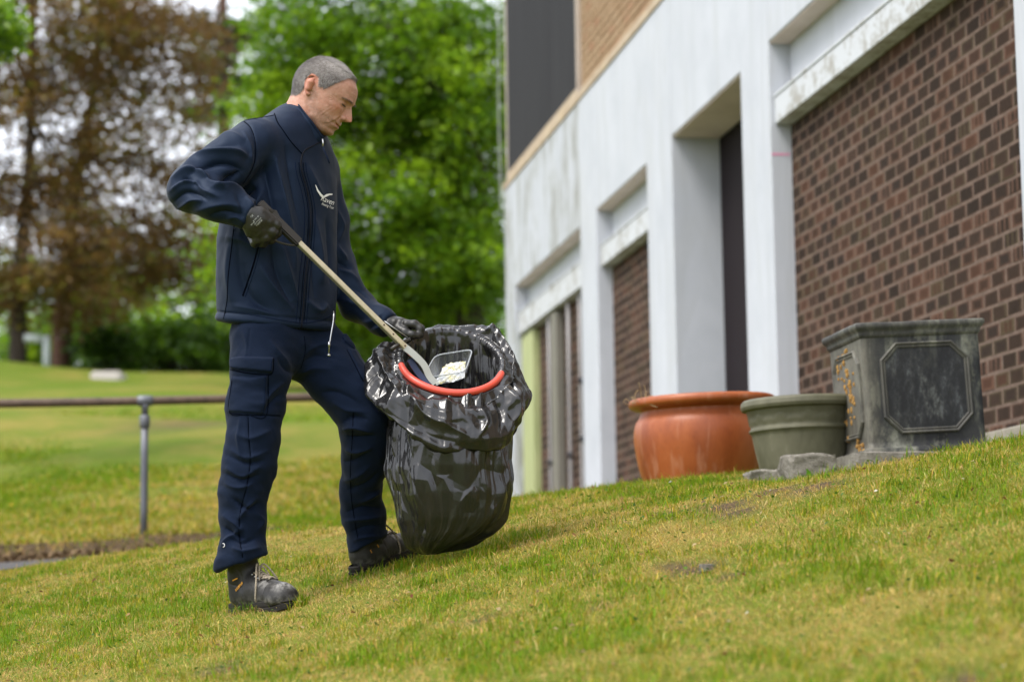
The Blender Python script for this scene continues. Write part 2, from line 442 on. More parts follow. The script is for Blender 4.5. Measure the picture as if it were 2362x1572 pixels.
# pink chalk line on the reveal of the near bay
t = NT('pink_chalk'); t.set(Base_Color=(.62, .25, .38), Roughness=.9)
sz = wall_px(1772, 360)[1]
bm = bmesh.new(); bm.faces.new([bm.verts.new(B(b4f - .0015, q, z)) for q, z in ((.004, sz - .008), (.115, sz - .006), (.115, sz + .006), (.004, sz + .007))]); bm_obj('chalk_line', bm, t.m, bld)

# ---- brick infill
BS, BZ = .168, .0752                                                       # brick pitch
def brick_mesh(name, s, t_, z, rnd, mat, r, L=BS - .0115, H=BZ - .0105, D=.05):
    """bevelled brick centred at the origin of its own mesh"""
    bm = bmesh.new()
    ex, ez = L / 2, H / 2; c = .0035
    j = lambda: r.uniform(-.0018, .0018)
    ring = lambda q, k: [(-ex + k + j(), q, -ez + k + j()), (ex - k + j(), q, -ez + k + j()), (ex - k + j(), q, ez - k + j()), (-ex + k + j(), q, ez - k + j())]
    f0 = ring(0, c); f1 = ring(c * 1.2, 0); f2 = ring(D, 0)
    return f0 + f1 + f2
BRQ = [(0, 1, 2, 3)] + [(4 * k + i, 4 * k + 4 + i, 4 * k + 4 + (i + 1) % 4, 4 * k + (i + 1) % 4) for k in (0, 1) for i in range(4)]
def brick_world(loc, pts):
    s, t_, z = loc
    return [B(s + a, t_ + q, z + b) for a, q, b in pts]
def wall_of_bricks(s0, s1, z0, z1, tt, r, pitch=BS, course=BZ):
    out = []
    for c in range(int(math.ceil((z1 - z0) / course))):
        z = z1 - (c + .5) * course
        sft = (.5 if c % 2 else 0) * pitch + r.uniform(-.006, .006)
        s = s0 - sft
        while s < s1:
            a, b = max(s + .00575, s0 + .002), min(s + pitch - .00575, s1 - .002)
            if b - a > .03: out.append(((a + b) / 2, z + r.normal(0, .0012), b - a))
            s += pitch
    return out
r = np.random.default_rng(3)
TI = .125                                                                  # depth of the brick face behind the frame
infill = bbox('brick_infill', b4n + .004, b4f - .004, TI + .0012, .30, ZB, zl4 - .004, MORTAR, bld, 0)
bl = wall_of_bricks(b4n, b4f, .3, zl4 - .002, TI, r)
def vis(b):
    u, v = proj(np.array([B(b[0], TI, b[1])])); return -20 < u[0] < PW + 20 and -20 < v[0] < 1060
bl = [b for b in bl if vis(b)]
bl.sort(key=lambda b: b[0])
variants = {}
def stuff_bricks(name, lst, tt, mat, parent, H=BZ - .0105, L=BS - .0115):
    V, Qs, UV, RN = [], [], [], []
    for i, (s, z, ln) in enumerate(lst):
        pts = brick_mesh('', 0, 0, 0, 0, None, r, L=ln, H=H)
        V += brick_world((s, tt + r.uniform(-.0016, .001), z), pts)
        Qs += [tuple(q + 12 * i for q in f) for f in BRQ]
        UV += [(p[0] / ln + .5, p[2] / H + .5) for p in pts]; RN += [r.random()] * 12
    o = mesh_np(name, np.array(V), Qs, mat, parent, smooth=False, attrs={'buv': np.array(UV), 'brnd': np.array(RN)})
    return tag(o, kind='stuff')
full = [b for b in bl if abs(b[2] - (BS - .0115)) < .01][:296]
rest = [b for b in bl if b not in full]
VAR = []
for k in range(14):
    pts = brick_mesh('', 0, 0, 0, 0, None, r)
    me = bpy.data.meshes.new('brick')
    co = np.array([WD * a + WN * q + np.array([0, 0, b]) for a, q, b in pts])
    me.from_pydata(co.tolist(), [], BRQ); me.update()
    a = me.attributes.new('buv', 'FLOAT_VECTOR', 'POINT'); a.data.foreach_set('vector', np.array([(p[0] / (BS - .0115) + .5, p[2] / (BZ - .0105) + .5, 0) for p in pts], np.float32).ravel())
    a = me.attributes.new('brnd', 'FLOAT', 'POINT'); a.data.foreach_set('value', np.full(len(pts), k / 14, np.float32))
    me.materials.append(BRICK); VAR.append(me)
for s, z, ln in full:
    o = link('brick', VAR[r.integers(14)], infill)
    w = B(s, TI + r.uniform(-.0016, .0012), z)
    o.location = tuple(w); 
stuff_bricks('brick_courses', rest, TI, BRICK, infill)
# far bays
inf2 = bbox('brick_infill', b2n + .004, b2f - .004, TI + .0012, .30, ZB, zl2 - .004, MORTAR, bld, 0)
stuff_bricks('brick_courses', wall_of_bricks(b2n, b2f, .5, zl2 - .002, TI, r), TI, BRICK, inf2)
sA = wall_px(1246, 900, TI)[0]; sB_ = wall_px(1343, 900, TI)[0]
inf1 = bbox('brick_infill', b1n + .004, b1f - .004, TI + .0012, .30, ZB, zl1 - .004, MORTAR, bld, 0)
stuff_bricks('brick_courses', wall_of_bricks(b1n, sA, .5, zl1 - .002, TI, r), TI, BRICK, inf1)
t = NT('lime_panel'); a = t.noise(1.5, 4, .6, t.scaled(t.pos(), (9, 9, 1)))
t.set(Base_Color=t.ramp(a, [(.35, (.27, .31, .13)), (.7, (.42, .44, .22))]), Roughness=.6)
bbox('lime_panel', sA + .004, b1f - .006, .06, TI + .004, ZB, zl1 - .02, t.m, bld, .004)
PIPE = flat_mat('grey_plastic', (.26, .25, .25), .5, .4, .08); PIPE2 = flat_mat('dark_plastic', (.035, .035, .04), .5)
sP = wall_px(1283, 900, .07)[0]
bbox('service_door', sP - .14, sP + .13, .05, TI - .006, ZB, zl1 - .03, flat_mat('drab_paint', (.16, .15, .125), .5, .3, .1, 2), bld, .004)
for px in (1262, 1307, 1334):
    s_ = wall_px(px, 900, .05)[0]
    pp = [B(s_, .075, ZB), B(s_, .075, 1.0), B(s_, .075, 2.0), B(s_, .075, zl1 - .02)]
    dp = tube('downpipe', pp, .017, PIPE, bld, 10)
    for zc in ((1.55, 2.05) if px > 1320 else (1.45,)):
        tube('pipe_clip', [B(s_, .075, zc - .025), B(s_, .075, zc + .025)], .026, PIPE2, dp, 10)
# door at the back of the recess, with its threshold
bbox('entrance_door', don + .02, dof - .004, TB - .075, TB - .012, ZB, zsd - .016, DARK, bld, .003)
bbox('plinth', b4n + .004, b4f - .004, .02, TI + .006, ZB, wall_px(2340, 985, .05)[1], flat_mat('plinth_concrete', (.26, .24, .20), .9, .1, .25, 9, bump=.5), bld, .008)

# ---- paving along the wall foot, mostly hidden, added to neutralise green bounce light
PV = []
for s_ in np.linspace(.7, sL + 1, 60):
    for w_ in np.linspace(-.005, -.62 - .02 * s_, 6):
        q_ = B(s_, w_, 0); PV.append((q_[0], q_[1], float(terr(q_[0], q_[1])) + .015))
ip_ = np.arange(360).reshape(60, 6); PQ = np.stack([ip_[:-1, :-1], ip_[1:, :-1], ip_[1:, 1:], ip_[:-1, 1:]], -1).reshape(-1, 4)
tag(mesh_np('bounce_pavement', np.array(PV), PQ, flat_mat('paving_concrete', (.36, .33, .29), .9, .1, .2, 6, bump=.4), smooth=False), kind='structure')

# ---- upper storey
TU = .045
c_f, _ = col(1168, 100); c_n = wall_px(1340, 100, TU)[0]
up_core = bbox('upper_wall', -6, sL - .01, TU + .012, .6, ZT + .002, ZT + 4.2, MORTAR_TAN, bld, 0)
bl_ = wall_of_bricks(wall_px(1600, 20, TU)[0], c_n, ZT + .06, ZT + 2.0, TU, r, .225, .075)
stuff_bricks('tan_brick_courses', [(s, z, l) for s, z, l in bl_], TU, TAN, up_core, .064)
bbox('ledge', -6, sL + .01, -.012, .2, ZT + .002, ZT + .07, LEDGE, bld, .006)
fz = ZT + .15
clad = bbox('cladding_panel', c_n + .06, sL - .17, TU - .03, TU + .01, fz, ZT + 3.9, CLAD, bld, .004)
# standing joints of the cladding
for k in (.36, .68):
    s_ = (c_n + .06) + k * (sL - .17 - c_n - .06)
    bbox('panel_joint', s_ - .008, s_ + .008, TU - .0315, TU - .026, fz + .01, ZT + 3.88, CLAD, clad, .001)
FR = flat_mat('pale_frame', (.40, .34, .29), .7, .3, .12, 4)
bbox('window_frame', c_n, c_n + .056, TU - .036, TU + .01, ZT + .075, ZT + 3.9, FR, bld, .004)
bbox('window_frame', sL - .166, sL - .02, TU - .02, TU + .01, ZT + .075, ZT + 3.9, FR, bld, .004)
bbox('sill', c_n + .06, sL - .17, TU - .04, TU + .01, ZT + .075, fz - .004, LEDGE, bld, .004)
# body of the block, wholly behind the face
bbox('building_core', -6, sL - .02, .62, 7.5, ZB, ZT + 4.2, MORTAR_TAN, bld, 0)
bbox('side_wall', sL - .36, sL - .004, TB + .004, 7.4, ZB, ZT - .004, WHITE_DIRTY, bld, 0)
# slack cable down the corner
cz = np.linspace(ZT + 3.6, ZT - .25, 30)
tube('cable', [B(sL + .03 + .06 * math.sin((z - ZT) * 1.7) ** 2, -.03, z) for z in cz], .007, flat_mat('cable_grey', (.35, .37, .36), .5), bld, 6)
# ================================================================== TREES
def leaf_mat(name, stops, trans, scale=.55, tr=.45, rough=.45):
    t = NT(name); p = t.pos()
    n1 = t.noise(scale, 4, .6, p); r_ = t.attr('lr')
    f = t.math('ADD', t.math('MULTIPLY', n1, .45), t.math('MULTIPLY', r_, .55))
    c = t.ramp(f, stops); t.set(Base_Color=c, Roughness=rough, Specular_IOR_Level=.4)
    tn = t.n('BsdfTranslucent'); t.l(t.mix(1.0, c, trans, 'MULTIPLY'), tn.inputs['Color'])
    ms = t.n('MixShader', _Fac=tr); t.l(t.b.outputs[0], ms.inputs[1]); t.l(tn.outputs[0], ms.inputs[2]); t.l(ms.outputs[0], t.out.inputs['Surface'])
    return t.m
GREEN = leaf_mat('maple_leaf', [(.26, (.030, .070, .005)), (.48, (.085, .165, .010)), (.68, (.22, .32, .018))], (2.0, 2.1, 1.2))
COPPER = leaf_mat('copper_leaf', [(.22, (.062, .043, .030)), (.40, (.11, .068, .036)), (.52, (.17, .098, .032)), (.62, (.17, .125, .032)), (.74, (.12, .155, .030))], (1.8, 1.7, 1.2), .5)
DKGREEN = leaf_mat('dark_leaf', [(.3, (.025, .055, .008)), (.55, (.06, .12, .014)), (.75, (.13, .21, .022))], (1.8, 2.0, 1.0))
PINE = leaf_mat('pine_needles', [(.3, (.02, .038, .024)), (.7, (.05, .075, .045))], (1.2, 1.3, 1.2), tr=.2)
t = NT('bark'); p = t.pos(); a = t.noise(3, 6, .75, t.scaled(p, (5, 5, .8)))
t.set(Base_Color=t.ramp(a, [(.3, (.025, .018, .012)), (.7, (.075, .055, .04))]), Roughness=.95).bump(a, .8, .05); BARK = t.m
t = NT('red_bark'); p = t.pos(); a = t.noise(3, 6, .75, t.scaled(p, (5, 5, .8)))
t.set(Base_Color=t.ramp(a, [(.3, (.05, .025, .016)), (.7, (.15, .075, .05))]), Roughness=.95).bump(a, .8, .05); RBARK = t.m

def leaves(name, C, size, mat, parent, r, flat=.5):
    """one small kite-shaped leaf at each centre"""
    tint = np.clip(.6 * C[:, 3] + .4 * r.random(len(C)), 0, 1); C = C[:, :3]; n = len(C); size = size * r.uniform(.65, 1.25, n)
    d = r.normal(0, 1, (n, 3)); d[:, 2] *= flat; d[:, 2] -= .25; d /= np.linalg.norm(d, axis=1)[:, None]
    e = np.cross(d, r.normal(0, 1, (n, 3)) * [.5, .5, 1.6]); e /= np.linalg.norm(e, axis=1)[:, None]
    V = np.zeros((n, 4, 3), np.float32)
    V[:, 0] = C - d * size[:, None] * .5; V[:, 1] = C + e * size[:, None] * .36
    V[:, 2] = C + d * size[:, None] * .55; V[:, 3] = C - e * size[:, None] * .36
    return mesh_np(name, V.reshape(-1, 3), np.arange(4 * n).reshape(n, 4), mat, parent, smooth=False, attrs={'lr': np.repeat(tint, 4)})
def clumps(r, n, c, rad, per, spread, shell=.35):
    """leaf centres: n clumps inside an ellipsoid, each holding about per leaves"""
    u = r.normal(0, 1, (n, 3)); u /= np.linalg.norm(u, axis=1)[:, None]
    q = c + u * rad * (shell + (1 - shell) * r.random((n, 1))) ** .6
    m = r.poisson(per * 1.6, n)
    P = np.repeat(q, m, axis=0) + r.normal(0, 1, (m.sum(), 3)) * spread * np.repeat(r.uniform(.6, 1.4, n), m)[:, None] * [1, 1, .5]
    return np.c_[P, np.repeat(r.random(n), m)]
def trunk_geo(pts, rads, limbs, r):
    parts = [tube_np(spline(pts, 14), np.interp(np.linspace(0, 1, 14), np.linspace(0, 1, len(rads)), rads), 10)]
    P = spline(pts, 40)
    for f, tip, rad in limbs:
        a = P[int(f * 39)]; tip = np.asarray(tip, float); mid = (a + tip) / 2 + r.normal(0, .08, 3) * np.linalg.norm(tip - a) + [0, 0, .06 * np.linalg.norm(tip - a)]
        parts.append(tube_np(spline([a, mid, tip], 8), np.linspace(rad, rad * .25, 8), 6))
        for k in range(2):
            b = mid + (tip - mid) * r.uniform(.1, .6); tp = b + r.normal(0, .5, 3) * np.linalg.norm(tip - a) * .45
            parts.append(tube_np(spline([b, (b + tp) / 2 + [0, 0, .1], tp], 5), np.linspace(rad * .45, rad * .12, 5), 5))
    return join_geo(parts)
def tree(name, label, cat, base, trunk_pts, rads, crowns, leafsz, lmat, bmat, seed, group=None, nlimb=12, shell=.35, flat=.5):
    r = np.random.default_rng(seed)
    T = thing(name, label, cat, base, group)
    C = np.concatenate([clumps(r, n, np.array(c), np.array(rd), per, sp, shell) for c, rd, n, per, sp in crowns])
    limbs = []
    for k in range(nlimb):
        c, rd, *_ = crowns[k % len(crowns)]
        limbs.append((r.uniform(.45, 1), np.array(c) + r.normal(0, .45, 3) * rd, rads[-1] * r.uniform(.5, .8)))
    V, Q = trunk_geo(trunk_pts, rads, limbs, r)
    mesh_np('trunk', V, Q, bmat, T)
    leaves('crown', C, leafsz, lmat, T, r, flat)
    return T
def at(px, py, Y): return U(px, py, Y)
def gz(px, Y):                    # ground point under a pixel column
    p = U(px, 900, Y); return np.array([p[0], Y, terr(p[0], Y)])

# copper-leaved trees at the left
Y = 47.0; g = gz(40, Y)
def E(px, py, Y, rx, ry, rz): return (at(px, py, Y), np.array([rx, ry, rz]))
def cr(px, py, Y, rpx, rpy, dep, n, per, sp):
    s = Y / F; return (at(px, py, Y), np.array([rpx * s, dep, rpy * s]), n, per, sp)
tree('copper_tree', 'copper-leaved tree with the dark slim trunk at the far left edge of the lawn', 'tree', g,
     [g - [0, 0, .3], at(45, 640, Y), at(66, 400, Y), at(75, 120, Y), at(80, -300, Y)], [.20, .16, .12, .09, .05],
     [cr(110, 60, Y, 330, 170, 3.0, 300, 26, .30), cr(60, 330, Y, 260, 170, 2.6, 210, 24, .27), cr(60, 580, Y, 260, 140, 2.4, 230, 24, .27), cr(120, 690, Y, 200, 70, 2.4, 70, 24, .27), cr(150, -250, Y, 420, 250, 3.5, 160, 26, .4)],
     .132, COPPER, BARK, 71, 'copper-leaved trees beyond the lawn', 16)
Y = 50.0; g = gz(145, Y)
tree('copper_tree', 'copper-leaved tree with the thick reddish trunk right of the slim trunk', 'tree', g,
     [g - [0, 0, .3], at(148, 640, Y), at(190, 350, Y), at(230, 100, Y), at(240, -300, Y)], [.27, .20, .13, .09, .05],
     [cr(330, 120, Y, 210, 130, 3.0, 190, 26, .30), cr(390, 330, Y, 150, 120, 2.6, 80, 24, .28), cr(240, 430, Y, 210, 120, 2.6, 130, 24, .28), cr(300, 600, Y, 220, 95, 2.6, 170, 25, .27), cr(430, 560, Y, 110, 110, 2.4, 60, 24, .27), cr(250, -150, Y, 330, 150, 3.5, 130, 26, .4)],
     .132, COPPER, RBARK, 72, 'copper-leaved trees beyond the lawn', 16)
# bright green maple behind the man
Y = 40.0; g = gz(1080, Y)
tree('maple_tree', 'bright green broadleaf tree with dense crown behind the man and beside the building', 'tree', g,
     [g - [0, 0, .3], at(1085, 740, Y), at(1075, 520, Y), at(1010, 250, Y), at(960, -200, Y)], [.30, .27, .24, .18, .08],
     [cr(870, 180, Y, 270, 200, 2.6, 430, 34, .30), cr(700, 110, Y, 150, 130, 2.2, 130, 34, .28), cr(640, 330, Y, 115, 150, 2.0, 130, 34, .26), cr(860, 480, Y, 300, 150, 2.6, 330, 34, .28), cr(1080, 250, Y, 180, 260, 2.4, 330, 34, .28), cr(930, 640, Y, 240, 90, 2.4, 170, 34, .27), cr(900, -150, Y, 330, 180, 3, 170, 34, .35), cr(1090, 620, Y, 120, 130, 2.2, 150, 34, .26), cr(640, 600, Y, 150, 170, 2.0, 150, 34, .28), cr(800, 720, Y, 190, 100, 2.2, 140, 34, .27)],
     .118, GREEN, BARK, 73, None, 22, .25)
# pine showing between the two crowns
Y = 66.0; g = gz(520, Y)
tree('pine_tree', 'dark blue-green pine rising against the white sky between the copper and green crowns', 'tree', g,
     [g - [0, 0, .3], at(520, 500, Y), at(515, 200, Y), at(515, -100, Y)], [.3, .26, .2, .1],
     [cr(530, 82, Y, 80, 14, 1.6, 26, 60, .24), cr(470, 140, Y, 60, 13, 1.6, 18, 60, .24), cr(540, 190, Y, 90, 16, 1.6, 26, 60, .24), cr(500, 260, Y, 80, 18, 1.6, 20, 60, .26), cr(470, 60, Y, 40, 10, 1.2, 10, 50, .2)],
     .14, PINE, RBARK, 74, None, 10)
# green trees standing farther off, seen between the copper leaves
for (px, py, Y, rp, rq, n, lab, sd) in [
    (450, 650, 62.0, 150, 170, 95, 'mid green tree far behind, right of the copper crowns and left of the man', 81),
    (250, 720, 58.0, 130, 110, 75, 'low green tree far behind the thick reddish trunk', 82),
    (20, 700, 60.0, 90, 120, 40, 'pale green tree far behind the slim trunk at the left edge', 83)]:
    g = gz(px, Y)
    tree('background_tree', lab, 'tree', g, [g - [0, 0, .3], at(px + 10, py + 60, Y), at(px, py - 60, Y)], [.2, .16, .07],
         [cr(px, py, Y, rp, rq, 2.4, n, 26, .34)], .19, GREEN, BARK, sd, 'green trees far behind the copper ones', 8)
# near branch hanging into the top left corner
Y = 21.0; g = gz(-260, Y)
tree('overhanging_tree', 'bright green leafy branch reaching into the top left corner', 'tree', g,
     [g - [0, 0, .3], at(-250, 500, Y), at(-230, 150, Y), at(-200, -200, Y)], [.2, .16, .13, .08],
     [cr(-40, 60, Y, 85, 62, .8, 60, 22, .10), cr(-200, -20, Y, 170, 160, 1.4, 90, 22, .15)], .085, GREEN, BARK, 75, None, 8)
# bushes along the far edge of the lawn
for (px, py, Y, rp, rq, n, per, m, lab, sd) in [
    (260, 830, 50.0, 80, 75, 60, 40, DKGREEN, 'dark green bush right of the thick reddish trunk', 91),
    (430, 815, 49.0, 120, 80, 70, 34, DKGREEN, 'dark green bush at the lawn edge just left of the man', 92),
    (760, 830, 47.0, 110, 100, 110, 40, DKGREEN, 'dark green bush at the lawn edge between the man and the bag', 93),
    (980, 800, 45.0, 150, 140, 160, 40, DKGREEN, 'dark green bush in the shade under the maple crown', 94),
    (600, 820, 51.0, 120, 100, 90, 40, DKGREEN, 'dark green bush hidden in part behind the man\'s trousers', 95),
    (75, 820, 52.0, 60, 50, 30, 40, GREEN, 'small bright green bush behind the pale barrier post', 96)]:
    r = np.random.default_rng(sd); g = gz(px, Y); T = thing('bush', lab, 'bush', g, 'bushes along the far edge of the lawn')
    leaves('foliage', clumps(r, n, at(px, py, Y), np.array([rp, 0, rq]) * Y / F + [0, 1.6, 0], per, .22, .2), .16, m, T, r)
    P = [tube_np(spline([g - [0, 0, .2], (g + at(px, py, Y)) / 2 + r.normal(0, .1, 3), at(px, py, Y) + r.normal(0, .5, 3)], 6), np.linspace(.06, .02, 6), 5) for k in range(6)]
    V, Q = join_geo(P); mesh_np('stem', V, Q, BARK, T)
# far wood
r = np.random.default_rng(99); parts = []
for k in range(74):
    px = -2500 + k * 70 + r.uniform(-30, 30); Y = r.uniform(85, 110); py = 850 - r.uniform(10, 90)
    parts.append(clumps(r, 30, at(px, py, Y), np.array([130 * Y / F, 3, r.uniform(90, 170) * Y / F]), 15, .6, .2))
o = leaves('far_wood', np.concatenate(parts), .42, DKGREEN, None, r); tag(o, kind='stuff')
# ================================================================== RAILING
GALV = flat_mat('grey_paint_metal', (.115, .12, .135), .45, .5, .15, 12, metal=.3)
t = NT('rusty_rail'); a = t.noise(14, 5, .7, t.pos()); t.set(Base_Color=t.ramp(a, [(.3, (.045, .028, .018)), (.7, (.13, .085, .055))]), Roughness=.7); RUST = t.m
Yr = 13.9
pb = on_ground(335, 1262, 9.8); Yr = 13.72
post_t = U(338, 926, Yr); post_b = np.array([post_t[0], Yr, terr(post_t[0], Yr) - .08])
rail = thing('handrail', 'tubular handrail with rusty brown top rail on a grey post, left of the man', 'railing', (post_t[0], Yr, post_b[2]))
rl = [U(-1500, 946, Yr - 1.8), U(-330, 932, Yr - .4), U(0, 930, Yr - .15), U(338, 924, Yr), U(700, 916, Yr + .3), U(1150, 908, Yr + .6)]
tube('top_rail', spline(rl, 40), .028, RUST, rail, 14)
def rpost(px):
    P = spline(rl, 200); u, v = proj(P); i = np.argmin(np.abs(u - px)); p = P[i]
    b = np.array([p[0], p[1], terr(p[0], p[1]) - .1])
    o = tube('post', [b, b + (p - b) * .3, b + (p - b) * .6, p - [0, 0, .13]], .0235, GALV, rail, 14)
    # cast collar fitting
    tube('collar', [p - [0, 0, .175], p - [0, 0, .165], p - [0, 0, .10], p - [0, 0, .09]], [.026, .033, .033, .026], GALV, o, 14)
    tube('collar', [p - [0, 0, .092], p - [0, 0, .04], p - [0, 0, .02]], [.02, .024, .03], GALV, o, 14)
    d = (P[min(i + 1, 199)] - P[i - 1]); d /= np.linalg.norm(d)
    tube('rail_sleeve', [p - d * .05, p - d * .045, p, p + d * .045, p + d * .05], [.026, .034, .036, .034, .026], GALV, o, 14)
rpost(338); rpost(-200); rpost(1010)

# ================================================================== THINGS FAR OFF
PALE = flat_mat('pale_metal', (.42, .46, .46), .6, .3, .1, 5)
Yb = 46.2; g0 = gz(107, Yb)
bar = thing('height_barrier', 'pale grey right-angled barrier post standing between the two trunks', 'barrier', g0)
top = at(106, 783, Yb)
tube('post', [g0 - [0, 0, .2], (g0 + top) / 2, top + [0, 0, .08]], .075, PALE, bar, 8)
a = at(57, 779, Yb)
tube('crossbar', [a, (a + top) / 2, top - [.07, 0, 0]], .10, PALE, bar, 6)
bm = bmesh.new(); c = on_ground(252, 876, 14, 60)
slab_c = at(252, 869, 43.5); 
bmesh.ops.create_cube(bm, size=1, matrix=Matrix.Translation(Vector((slab_c[0], 43.5, terr(slab_c[0], 43.5) - .07))) @ Matrix.Diagonal((.62, .8, .22, 1)))
bmesh.ops.bevel(bm, geom=list(bm.edges), offset=.04, segments=2, affect='EDGES')
tag(bm_obj('concrete_slab', bm, flat_mat('pale_concrete', (.50, .46, .44), .9)), 'pale flat concrete slab lying at the far edge of the lawn', 'slab')
# yellow flowers in the grass
YEL = NT('yellow_petal'); YEL.set(Base_Color=(.75, .52, .01), Roughness=.6); YEL = YEL.m
STEM = NT('flower_stem'); STEM.set(Base_Color=(.09, .15, .03), Roughness=.7); STEM = STEM.m
def flower(px, py, Y, s, lab):
    g = on_ground(px, py + 12, 13.7, 40); p = g + np.array([0, 0, 12 * g[1] / F])
    T = thing('yellow_flower', lab, 'flower', g, 'yellow flowers in the lawn')
    tube('stem', [g - [0, 0, .02], (g + p) / 2 + [.004, 0, 0], p], .003, STEM, T, 5)
    bm = bmesh.new(); c = bm.verts.new(p + [0, 0, -.1 * s]); n = 14
    R = [bm.verts.new(p + np.array([math.cos(k * 2 * math.pi / n) * s * (1 if k % 2 else .8), math.sin(k * 2 * math.pi / n) * s * (1 if k % 2 else .8), .25 * s])) for k in range(n)]
    top_ = bm.verts.new(p + [0, 0, .45 * s])
    for k in range(n):
        bm.faces.new((c, R[(k + 1) % n], R[k])); bm.faces.new((top_, R[k], R[(k + 1) % n]))
    bm_obj('flower_head', bm, YEL, T)
flower(25, 1166, 15.0, .028, 'single yellow flower near the left edge of the picture')
flower(382, 1146, 16.5, .022, 'yellow flower nearest the grey post')
flower(438, 1148, 16.5, .028, 'larger yellow flower midway between the grey post and the man')
flower(450, 1152, 16.6, .022, 'small yellow flower touching the larger one')
flower(486, 1166, 16.3, .022, 'yellow flower alone between the touching pair and the trouser leg')
flower(506, 1166, 16.0, .026, 'yellow flower right beside the man\'s near trouser leg')

# ================================================================== POTS
def lathe(prof, n=72, wob=0.0, seed=0):
    """profile [(r, z)...] -> verts, quads (axis z)"""
    P = np.asarray(prof, float); m = len(P); a = np.arange(n) * 2 * np.pi / n
    w = 1 + wob * (np.sin(2 * a + seed) + .5 * np.sin(3 * a + 2 * seed))
    V = np.stack([P[:, None, 0] * np.cos(a) * w, P[:, None, 0] * np.sin(a) * w, np.repeat(P[:, 1:2], n, 1)], -1).reshape(-1, 3)
    i = np.arange(m - 1)[:, None] * n; k = np.arange(n)[None]; k2 = (k + 1) % n
    Qd = np.stack([i + k, i + k2, i + n + k2, i + n + k], -1).reshape(-1, 4)
    return V, Qd
def place(V, origin, tilt=(0, 0), yaw=0):
    Mr = Matrix.Rotation(tilt[0], 3, 'Y') @ Matrix.Rotation(tilt[1], 3, 'X') @ Matrix.Rotation(yaw, 3, 'Z')
    return np.asarray(V) @ np.array(Mr).T + origin
# terracotta bowl
Yt = 9.15; cp = U(1618, 918, Yt); m_ = Yt / F
prof_px = [(40, 265), (96, 262), (122, 250), (136, 215), (150, 165), (158, 120), (160, 85), (156, 58), (146, 40), (143, 28), (158, 23), (167, 17), (169, 9), (166, 2), (158, -1), (150, 2), (140, 12), (136, 30), (144, 60), (148, 90), (140, 150), (110, 235), (20, 240)]
pr = spline(np.array([(a * m_, -b * m_) for a, b in prof_px]), 90); pr[:, 0] = np.maximum(pr[:, 0], .004)
V, Qd = lathe(pr, 80, .004, 2)
t = NT('terracotta'); p = t.pos(); n1 = t.noise(5, 6, .68, t.scaled(p, (1, 1, .5))); n2 = t.noise(55, 5, .7, p); n3 = t.noise(3, 4, .6, t.scaled(p, (6, 6, .7)))
c = t.ramp(n1, [(.28, (.18, .036, .008)), (.5, (.28, .068, .015)), (.72, (.36, .105, .03))])
c = t.mix(t.ramp(n3, [(.54, (0, 0, 0)), (.70, (.5, .5, .5))]), c, (.42, .20, .12))
c = t.mix(t.ramp(n2, [(.55, (0, 0, 0)), (.8, (.35, .35, .35))]), c, (.10, .028, .012))
t.set(Base_Color=c, Roughness=.42, Specular_IOR_Level=.4).bump(n2, .15, .004)
pot = thing('terracotta_pot', 'large round orange terracotta pot standing left of the green pot', 'plant pot', cp - [0, 0, 250 * m_])
mesh_np('pot_body', place(V, cp, (math.radians(-1.6), math.radians(1))), Qd, t.m, pot)
r = np.random.default_rng(8); PR = []
for k in range(16):
    a = math.radians(205 + r.normal(0, 9)); q = cp + np.array([math.cos(a) * 166 * m_, math.sin(a) * 166 * m_, -.016])
    e = q + r.normal(0, .022, 3) + [0, -.01, .012]
    PR.append(tube_np(spline([q - [0, 0, .02], (q + e) / 2 + r.normal(0, .008, 3), e], 6), .0016, 4))
V, Qd = join_geo(PR); mesh_np('dead_roots', V, Qd, flat_mat('straw', (.30, .21, .11), .9), pot)
tube('soil', [cp - [0, 0, .20], cp - [0, 0, .19], cp - [0, 0, .185]], [.26, .262, .02], flat_mat('potting_soil', (.045, .032, .022), .95, bump=.6), pot, 40)

# green plastic pot with swags
Yg = 8.42; cg = U(1846, 932, Yg); m_ = Yg / F
prof_px = [(30, 160), (98, 158), (101, 150), (110, 105), (116, 68), (122, 62), (121, 57), (117, 54), (122, 28), (124, 22), (126, 15), (136, 12), (139, 5), (137, -6), (131, -11), (120, -9), (116, 0), (112, 40), (98, 140), (20, 142)]
pr = np.array([(a * m_, -b * m_) for a, b in prof_px]); pr2 = []
for i in range(len(pr) - 1):
    pr2 += [pr[i] + (pr[i + 1] - pr[i]) * k / 5 for k in range(5)]
pr2.append(pr[-1]); pr2 = np.array(pr2)
V, Qd = lathe(pr2, 160)
rad = np.hypot(V[:, 0], V[:, 1]); ang = np.arctan2(V[:, 1], V[:, 0]); zz = -V[:, 2] / m_
ph = ((ang / (2 * np.pi) * 12) % 1) - .5
for dz, am in ((0, .004), (7, .003)):
    sw = 34 - dz + 12 * (1 - (ph * 2) ** 2)
    bump_ = am * np.exp(-((zz - sw) / 2.0) ** 2) * (zz > 20) * (zz < 56) * (rad > .18)
    V[:, 0] *= 1 + bump_ / rad; V[:, 1] *= 1 + bump_ / rad; rad = np.hypot(V[:, 0], V[:, 1])
t = NT('green_plastic'); p = t.pos(); n1 = t.noise(6, 5, .65, t.scaled(p, (1.5, 1.5, .7))); n2 = t.noise(45, 5, .7, p)
c = t.ramp(n1, [(.3, (.065, .062, .036)), (.6, (.115, .110, .070)), (.78, (.19, .18, .13))])
t.set(Base_Color=c, Roughness=.55, Specular_IOR_Level=.35).bump(n2, .08, .003)
gp = thing('green_pot', 'faded olive green plastic pot with swag relief, between the terracotta pot and the lead planter', 'plant pot', cg - [0, 0, 158 * m_])
